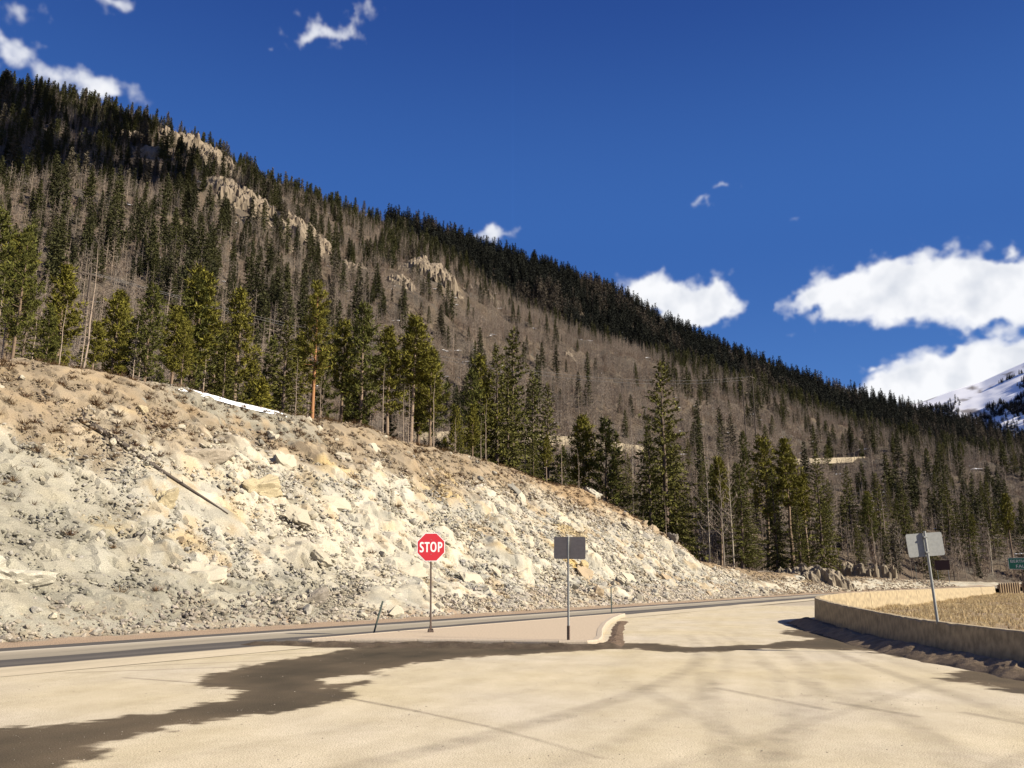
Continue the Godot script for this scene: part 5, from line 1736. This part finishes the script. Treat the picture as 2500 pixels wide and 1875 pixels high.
func make_small_things() -> void:
	var r := RandomNumberGenerator.new()
	r.seed = 808
	var stone_grain := grain("stone_grain", 512, 0.05, 0.62, 1.1)
	var pale := grain_on(plain(0.26, 0.208, 0.148, 0.95), stone_grain, 5.0, 12.0)
	pale.vertex_color_use_as_albedo = true
	for c in CRAGS:
		var dist := hill_hit(c[0], c[1])
		var at := polar(c[0], dist, hill_y(c[0], dist))
		crag(r, at, -Vector3(at.x, 0, at.z).normalized(), c[2] * 1.15, c[2] * 0.95, c[2] * 0.26, "pale rock crag showing between the trees on the mountainside", "pale crags on the mountainside", pale, 0.7)
	var tan_rock := grain_on(plain(0.30, 0.25, 0.18, 0.95), stone_grain, 2.0, 6.0)
	tan_rock.vertex_color_use_as_albedo = true
	crag(r, Vector3(51.5, land_y(51.5, -131.0), -131.0), Vector3(-0.2, 0, 0.98), 11.0, 8.0, 2.9, "steep jagged tan crag beside the highway at the foot of the spruces", "", tan_rock, 0.3)
	crag(r, Vector3(40.0, land_y(40.0, -117.0), -117.0), Vector3(-0.2, 0, 0.98), 11.0, 8.0, 1.7, "low grey-tan rocky knoll under the pines above the far shoulder", "", tan_rock, 0.3)
	# single boulders on the cut
	var white_stone := grain_on(plain(0.50, 0.47, 0.38, 0.9), stone_grain, 1.0, 3.0)
	var grey_stone := grain_on(plain(0.25, 0.22, 0.18, 0.9), stone_grain, 1.0, 3.0)
	var cream_stone := grain_on(plain(0.45, 0.38, 0.24, 0.9), stone_grain, 1.4, 3.0)
	for b in [[3.0, 4.35, Vector3(2.4, 1.0, 1.1), white_stone, "long white quartz block at the grey foot of the cut"], [1.9, 4.7, Vector3(1.7, 1.1, 1.0), white_stone, "cracked white block half buried behind the long quartz block"], [14.1, 3.1, Vector3(1.15, 0.95, 0.9), grey_stone, "dark grey boulder standing at the toe of the cut by the shoulder"], [65.3, 14.5, Vector3(2.6, 1.6, 1.8), white_stone, "large pale boulder perched on the crest near the low end of the cut"], [73.2, 9.5, Vector3(1.5, 2.1, 1.3), grey_stone, "split dark grey slab standing out at the low end of the crest"], [10.9, 8.6, Vector3(1.2, 1.2, 0.8), cream_stone, "square cream-coloured block beside the fallen log"], [17.9, 10.1, Vector3(3.0, 1.5, 1.0), cream_stone, "long yellow-stained rock face on the upper middle of the cut"], [15.1, 11.7, Vector3(2.6, 1.6, 1.0), grain_on(plain(0.36, 0.31, 0.24, 0.9), stone_grain, 1.4, 3.0), "smooth grey-tan rock slab just above the fallen log"], [30.6, 11.6, Vector3(2.4, 1.2, 1.0), white_stone, "white rock slab in the middle of the cut's upper slope"], [13.3, 14.0, Vector3(0.7, 0.45, 0.5), cream_stone, "lone pale stone on the brown upper slope"], [101.0, 5.0, Vector3(1.6, 1.0, 1.2), white_stone, "white boulder lying on the brown bank past the low end of the cut"], [45.0, 5.9, Vector3(1.5, 1.7, 0.7), grain_on(plain(0.46, 0.36, 0.19, 0.9), stone_grain, 1.4, 3.0), "ochre-stained upright rock face low on the cut"]]:
		var p := on_bank(b[0], b[1])
		var f := road_frame(b[0])
		var turn := Basis(Vector3.UP, atan2(-f[1].z, f[1].x)) * Basis.from_euler(Vector3(0.45, r.randf_range(-0.2, 0.2), r.randf_range(-0.12, 0.12)))
		var o := obj("boulder", rough_block(r, 3).mesh(), b[3], null, Transform3D(turn * Basis.from_scale(b[2]), p - Vector3.UP * b[2].y * 0.10 - f[2] * 0.06))
		tag(o, b[4], "boulder")
	# fallen log
	var a := road_spot(9.6, 12.7) + Vector3.UP * 0.13
	var z := road_spot(14.0, 8.1) + Vector3.UP * 0.05
	var log_wood := grain_on(plain(0.105, 0.085, 0.07, 0.9), grain("wood", 256, 0.05, 0.7, 1.05), 0.5, 2.0)
	var o := thing("fallen_log", "dark weathered log lying slantwise down the rock cut", "log", Transform3D(Basis(), a))
	var pts := []
	var radii := []
	for i in 14:
		var t := i / 13.0
		var p: Vector3 = a.lerp(z, t)
		p += Vector3(0.05 * sin(t * 9.0), 0.05 * sin(t * 5.0) + 0.02, 0) 
		pts.append(p - a)
		radii.append(lerpf(0.14, 0.03, t) * (1.0 + 0.06 * sin(i * 2.3)))
	var sh := Shape.new()
	sh.tube(pts, radii, 9)
	obj("trunk", sh.mesh(), log_wood, o)
	sh = Shape.new()
	for k in 7:
		var d := Vector3(r.randfn(), r.randfn() + 0.6, r.randfn()).normalized()
		sh.tube([Vector3.ZERO, d * r.randf_range(0.2, 0.5)], [0.09, 0.02], 5)
	obj("root_stub", sh.mesh(), log_wood, o)
	for k in 5:
		sh = Shape.new()
		var at: Vector3 = pts[5 + k]
		sh.tube([at, at + Vector3(r.randf_range(-0.1, 0.25), r.randf_range(0.15, 0.4), r.randf_range(0.0, 0.2))], [0.025, 0.008], 4)
		obj("branch_stub", sh.mesh(), log_wood, o)
	# bank of old snow on the crest
	var snow := plain(0.86, 0.88, 0.92, 0.8)
	var sp := PackedVector3Array()
	var cols := PackedColorArray()
	var rows := 0
	var s := 17.0
	while s < 26.8:
		var f := road_frame(s)
		var ends := smoothstep(17.0, 19.5, s) * smoothstep(26.8, 25.6, s)
		for k in 15:
			var u := k / 14.0
			var q := TOE + (row(CREST, s, 1) - 0.4) / 0.84 - 0.35 + u * 4.0
			var p := on_bank(s, q)
			p.y = maxf(p.y, bank_y(s, q)) + 0.28 * ends * sin(u * PI) ** 0.6 * (0.85 + 0.3 * noise("drift", 0.5).get_noise_2d(s, q)) - 0.06
			sp.append(p)
			cols.append(Color.WHITE)
		rows += 1
		s += 0.2
	tag(obj("snow_bank", grid_mesh(sp, cols, rows, 15, true), snow), "long strip of white snow lying along the crest under the pines", "snow bank")
	# patches of snow on the mountainside
	var drift := Shape.new()
	for k in 9:
		var b0 := TAU * k / 9.0
		var b1 := TAU * (k + 1) / 9.0
		var r0 := 0.8 + 0.3 * sin(k * 2.7)
		var r1 := 0.8 + 0.3 * sin(((k + 1) % 9) * 2.7)
		drift.tri(Vector3(0, 0.22, 0), Vector3(cos(b0) * r0, 0, sin(b0) * r0), Vector3(cos(b1) * r1, 0, sin(b1) * r1))
	var tr := []
	for i in 1300:
		var az := r.randf_range(-34.0, 32.0)
		var d0 := row(FOOT_A, az, 2)
		var d2 := row(RIDGE_A, az, 2)
		var dist := lerpf(d0, d2 * 0.99, r.randf() ** 0.8)
		var p := polar(az, dist, hill_y(az, dist) + 0.25)
		if noise("snow_spots", 0.03).get_noise_2d(p.x, p.z) < 0.08: continue
		var size := r.randf_range(0.3, 0.85) * clampf(dist / 250.0, 0.5, 1.4)
		tr.append(Transform3D(Basis(Vector3.UP, deg_to_rad(-az)) * Basis.from_scale(Vector3(size * r.randf_range(1.0, 2.8), size * 1.6, size)), p))
	for i in 260:
		var az := r.randf_range(0.0, 34.0)
		var f := r.randf_range(0.8, 0.98)
		var p := far_point(az, f) + Vector3.UP * 0.5
		if noise("snow_spots", 0.03).get_noise_2d(p.x * 0.5, p.z * 0.5) < 0.05: continue
		tr.append(Transform3D(Basis(Vector3.UP, deg_to_rad(-az)) * Basis.from_scale(Vector3(r.randf_range(2.0, 5.0), 4.0, 2.0)), p))
	var patches := many("snow_patches", drift.mesh(), snow, tr, [])
	tag(patches, "small scattered patches of old snow between the trees on the mountainside", "snow", "", "stuff")
	# dry brown tufts on the cut and along its crest
	var tuft := Shape.new()
	for i in 46:
		var az := r.randf() * TAU
		var d := Vector3(cos(az), r.randf_range(0.25, 1.3), sin(az)).normalized()
		var w := d.cross(Vector3.UP).normalized() * 0.012
		var foot := Vector3(cos(az), 0, sin(az)) * r.randf() * 0.12
		var v := r.randf_range(0.7, 1.3)
		tuft.tri(foot - w, foot + d * r.randf_range(0.14, 0.34), foot + w, Color(v, v, v))
	tr = []
	var tint := []
	for i in 2600:
		var along_ := r.randf_range(-4.0, 76.0)
		var qc := TOE + (row(CREST, along_, 1) - 0.4) / 0.84
		var t := r.randf_range(0.0, 1.15)
		var upper := smoothstep(0.5, 0.75, t + smoothstep(15.0, 3.0, along_) * 0.2)
		if r.randf() > upper * 0.95 + 0.06: continue
		var size := r.randf_range(0.5, 1.3) * (1.3 if t > 1.0 else 1.0)
		tr.append(Transform3D(Basis(Vector3.UP, r.randf() * TAU).scaled(Vector3(size * 1.2, size, size * 1.2)), on_bank(along_, lerpf(TOE, qc, t)) + Vector3.UP * 0.03))
		var c := Color(0.17, 0.105, 0.068).lerp(Color(0.27, 0.19, 0.10), r.randf() * (0.6 if t < 1.0 else 1.0))
		tint.append(c)
	tag(many("dry_tufts", tuft.mesh(), tinted(0.95, 0.1), tr, tint), "small brown dry plants dotted over the upper part of the rock cut", "plants", "", "stuff")
	# loose grit on the pavement, thicker by the dirt and the kerb
	var chip := polytope(r, 0, 0.6).mesh()
	tr = []
	tint = []
	for i in 9000:
		var d := 5.5 + 22.0 * r.randf() ** 1.7
		var across := r.randf_range(-0.62, 0.62)
		var p := Vector3(across * d, 0.004, -d)
		if p.x > 8.9: continue
		if noise("grit_drift", 0.35).get_noise_2d(p.x, p.z) + r.randf() * 0.25 < 0.22: continue
		var size := 0.005 + 0.016 * r.randf() ** 4.0
		p.y += noise("lot", 0.05).get_noise_2d(p.x, p.z) * 0.02
		tr.append(Transform3D(Basis.from_euler(Vector3(0, r.randf() * TAU, 0)).scaled(Vector3.ONE * size), p))
		var v := r.randf_range(0.12, 0.42)
		tint.append(Color(v, v * 0.88, v * 0.72))
	tag(many("loose_grit", chip, tinted(0.95), tr, tint), "fine stone grit scattered over the dusty pavement", "grit", "", "stuff")
	# dead branches on the bank past the low end of the cut
	var grey_wood := plain(0.26, 0.22, 0.18, 0.95)
	for b in [[97.0, 7.0, 3.4, 0.5, "long bare grey branch lying on the brown bank past the cut"], [102.0, 6.2, 1.8, 2.2, "short grey branch lying near the white boulder on the bank"], [106.0, 8.0, 4.2, 0.2, "longest fallen grey pole lying level on the bank below the crag"]]:
		var at := on_bank(b[0], b[1]) + Vector3.UP * 0.12
		var br := thing("fallen_branch", b[4], "branch", Transform3D(Basis(Vector3.UP, b[3]), at))
		var stick := Shape.new()
		stick.tube([Vector3(-b[2] * 0.5, 0, 0), Vector3(0, 0.12, 0.1), Vector3(b[2] * 0.5, 0.05, -0.05)], [0.06, 0.045, 0.015], 6)
		obj("stem", stick.mesh(), grey_wood, br)
		for k in 3:
			var fork := Shape.new()
			var foot := Vector3(b[2] * (0.05 + 0.12 * k), 0.1, 0.06)
			fork.tube([foot, foot + Vector3(0.35, r.randf_range(0.1, 0.5), r.randf_range(-0.3, 0.3))], [0.022, 0.006], 4)
			obj("twig", fork.mesh(), grey_wood, br)
	# a cumulus outside the view, between the sun and the upper shoulder of the mountain, which it shades
	var puff := SphereMesh.new()
	puff.radius = 1.0
	puff.height = 2.0
	puff.radial_segments = 24
	puff.rings = 14
	var st := SurfaceTool.new()
	var sunward := Vector3(0.80, 0.535, 0.28).normalized()
	var cx := sunward.cross(Vector3.UP).normalized()
	var cy := cx.cross(sunward).normalized()
	for k in 34:
		var a2 := r.randf() * TAU
		var d2 := sqrt(r.randf())
		var size2 := r.randf_range(9.0, 30.0)
		var at2 := cx * cos(a2) * d2 * 115.0 + cy * sin(a2) * d2 * 95.0 + sunward * r.randf_range(-50.0, 50.0)
		st.append_from(puff, 0, Transform3D(Basis.from_scale(Vector3(size2 * 1.3, size2 * 0.8, size2 * 1.2)), at2))
	var home := Vector3(-245.0, 135.0, -275.0) + sunward * 1500.0
	tag(obj("cloud", st.commit(), plain(0.9, 0.9, 0.9, 1.0), null, Transform3D(Basis(), home)), "white cumulus cloud high over the valley shading the mountain's shoulder", "cloud")
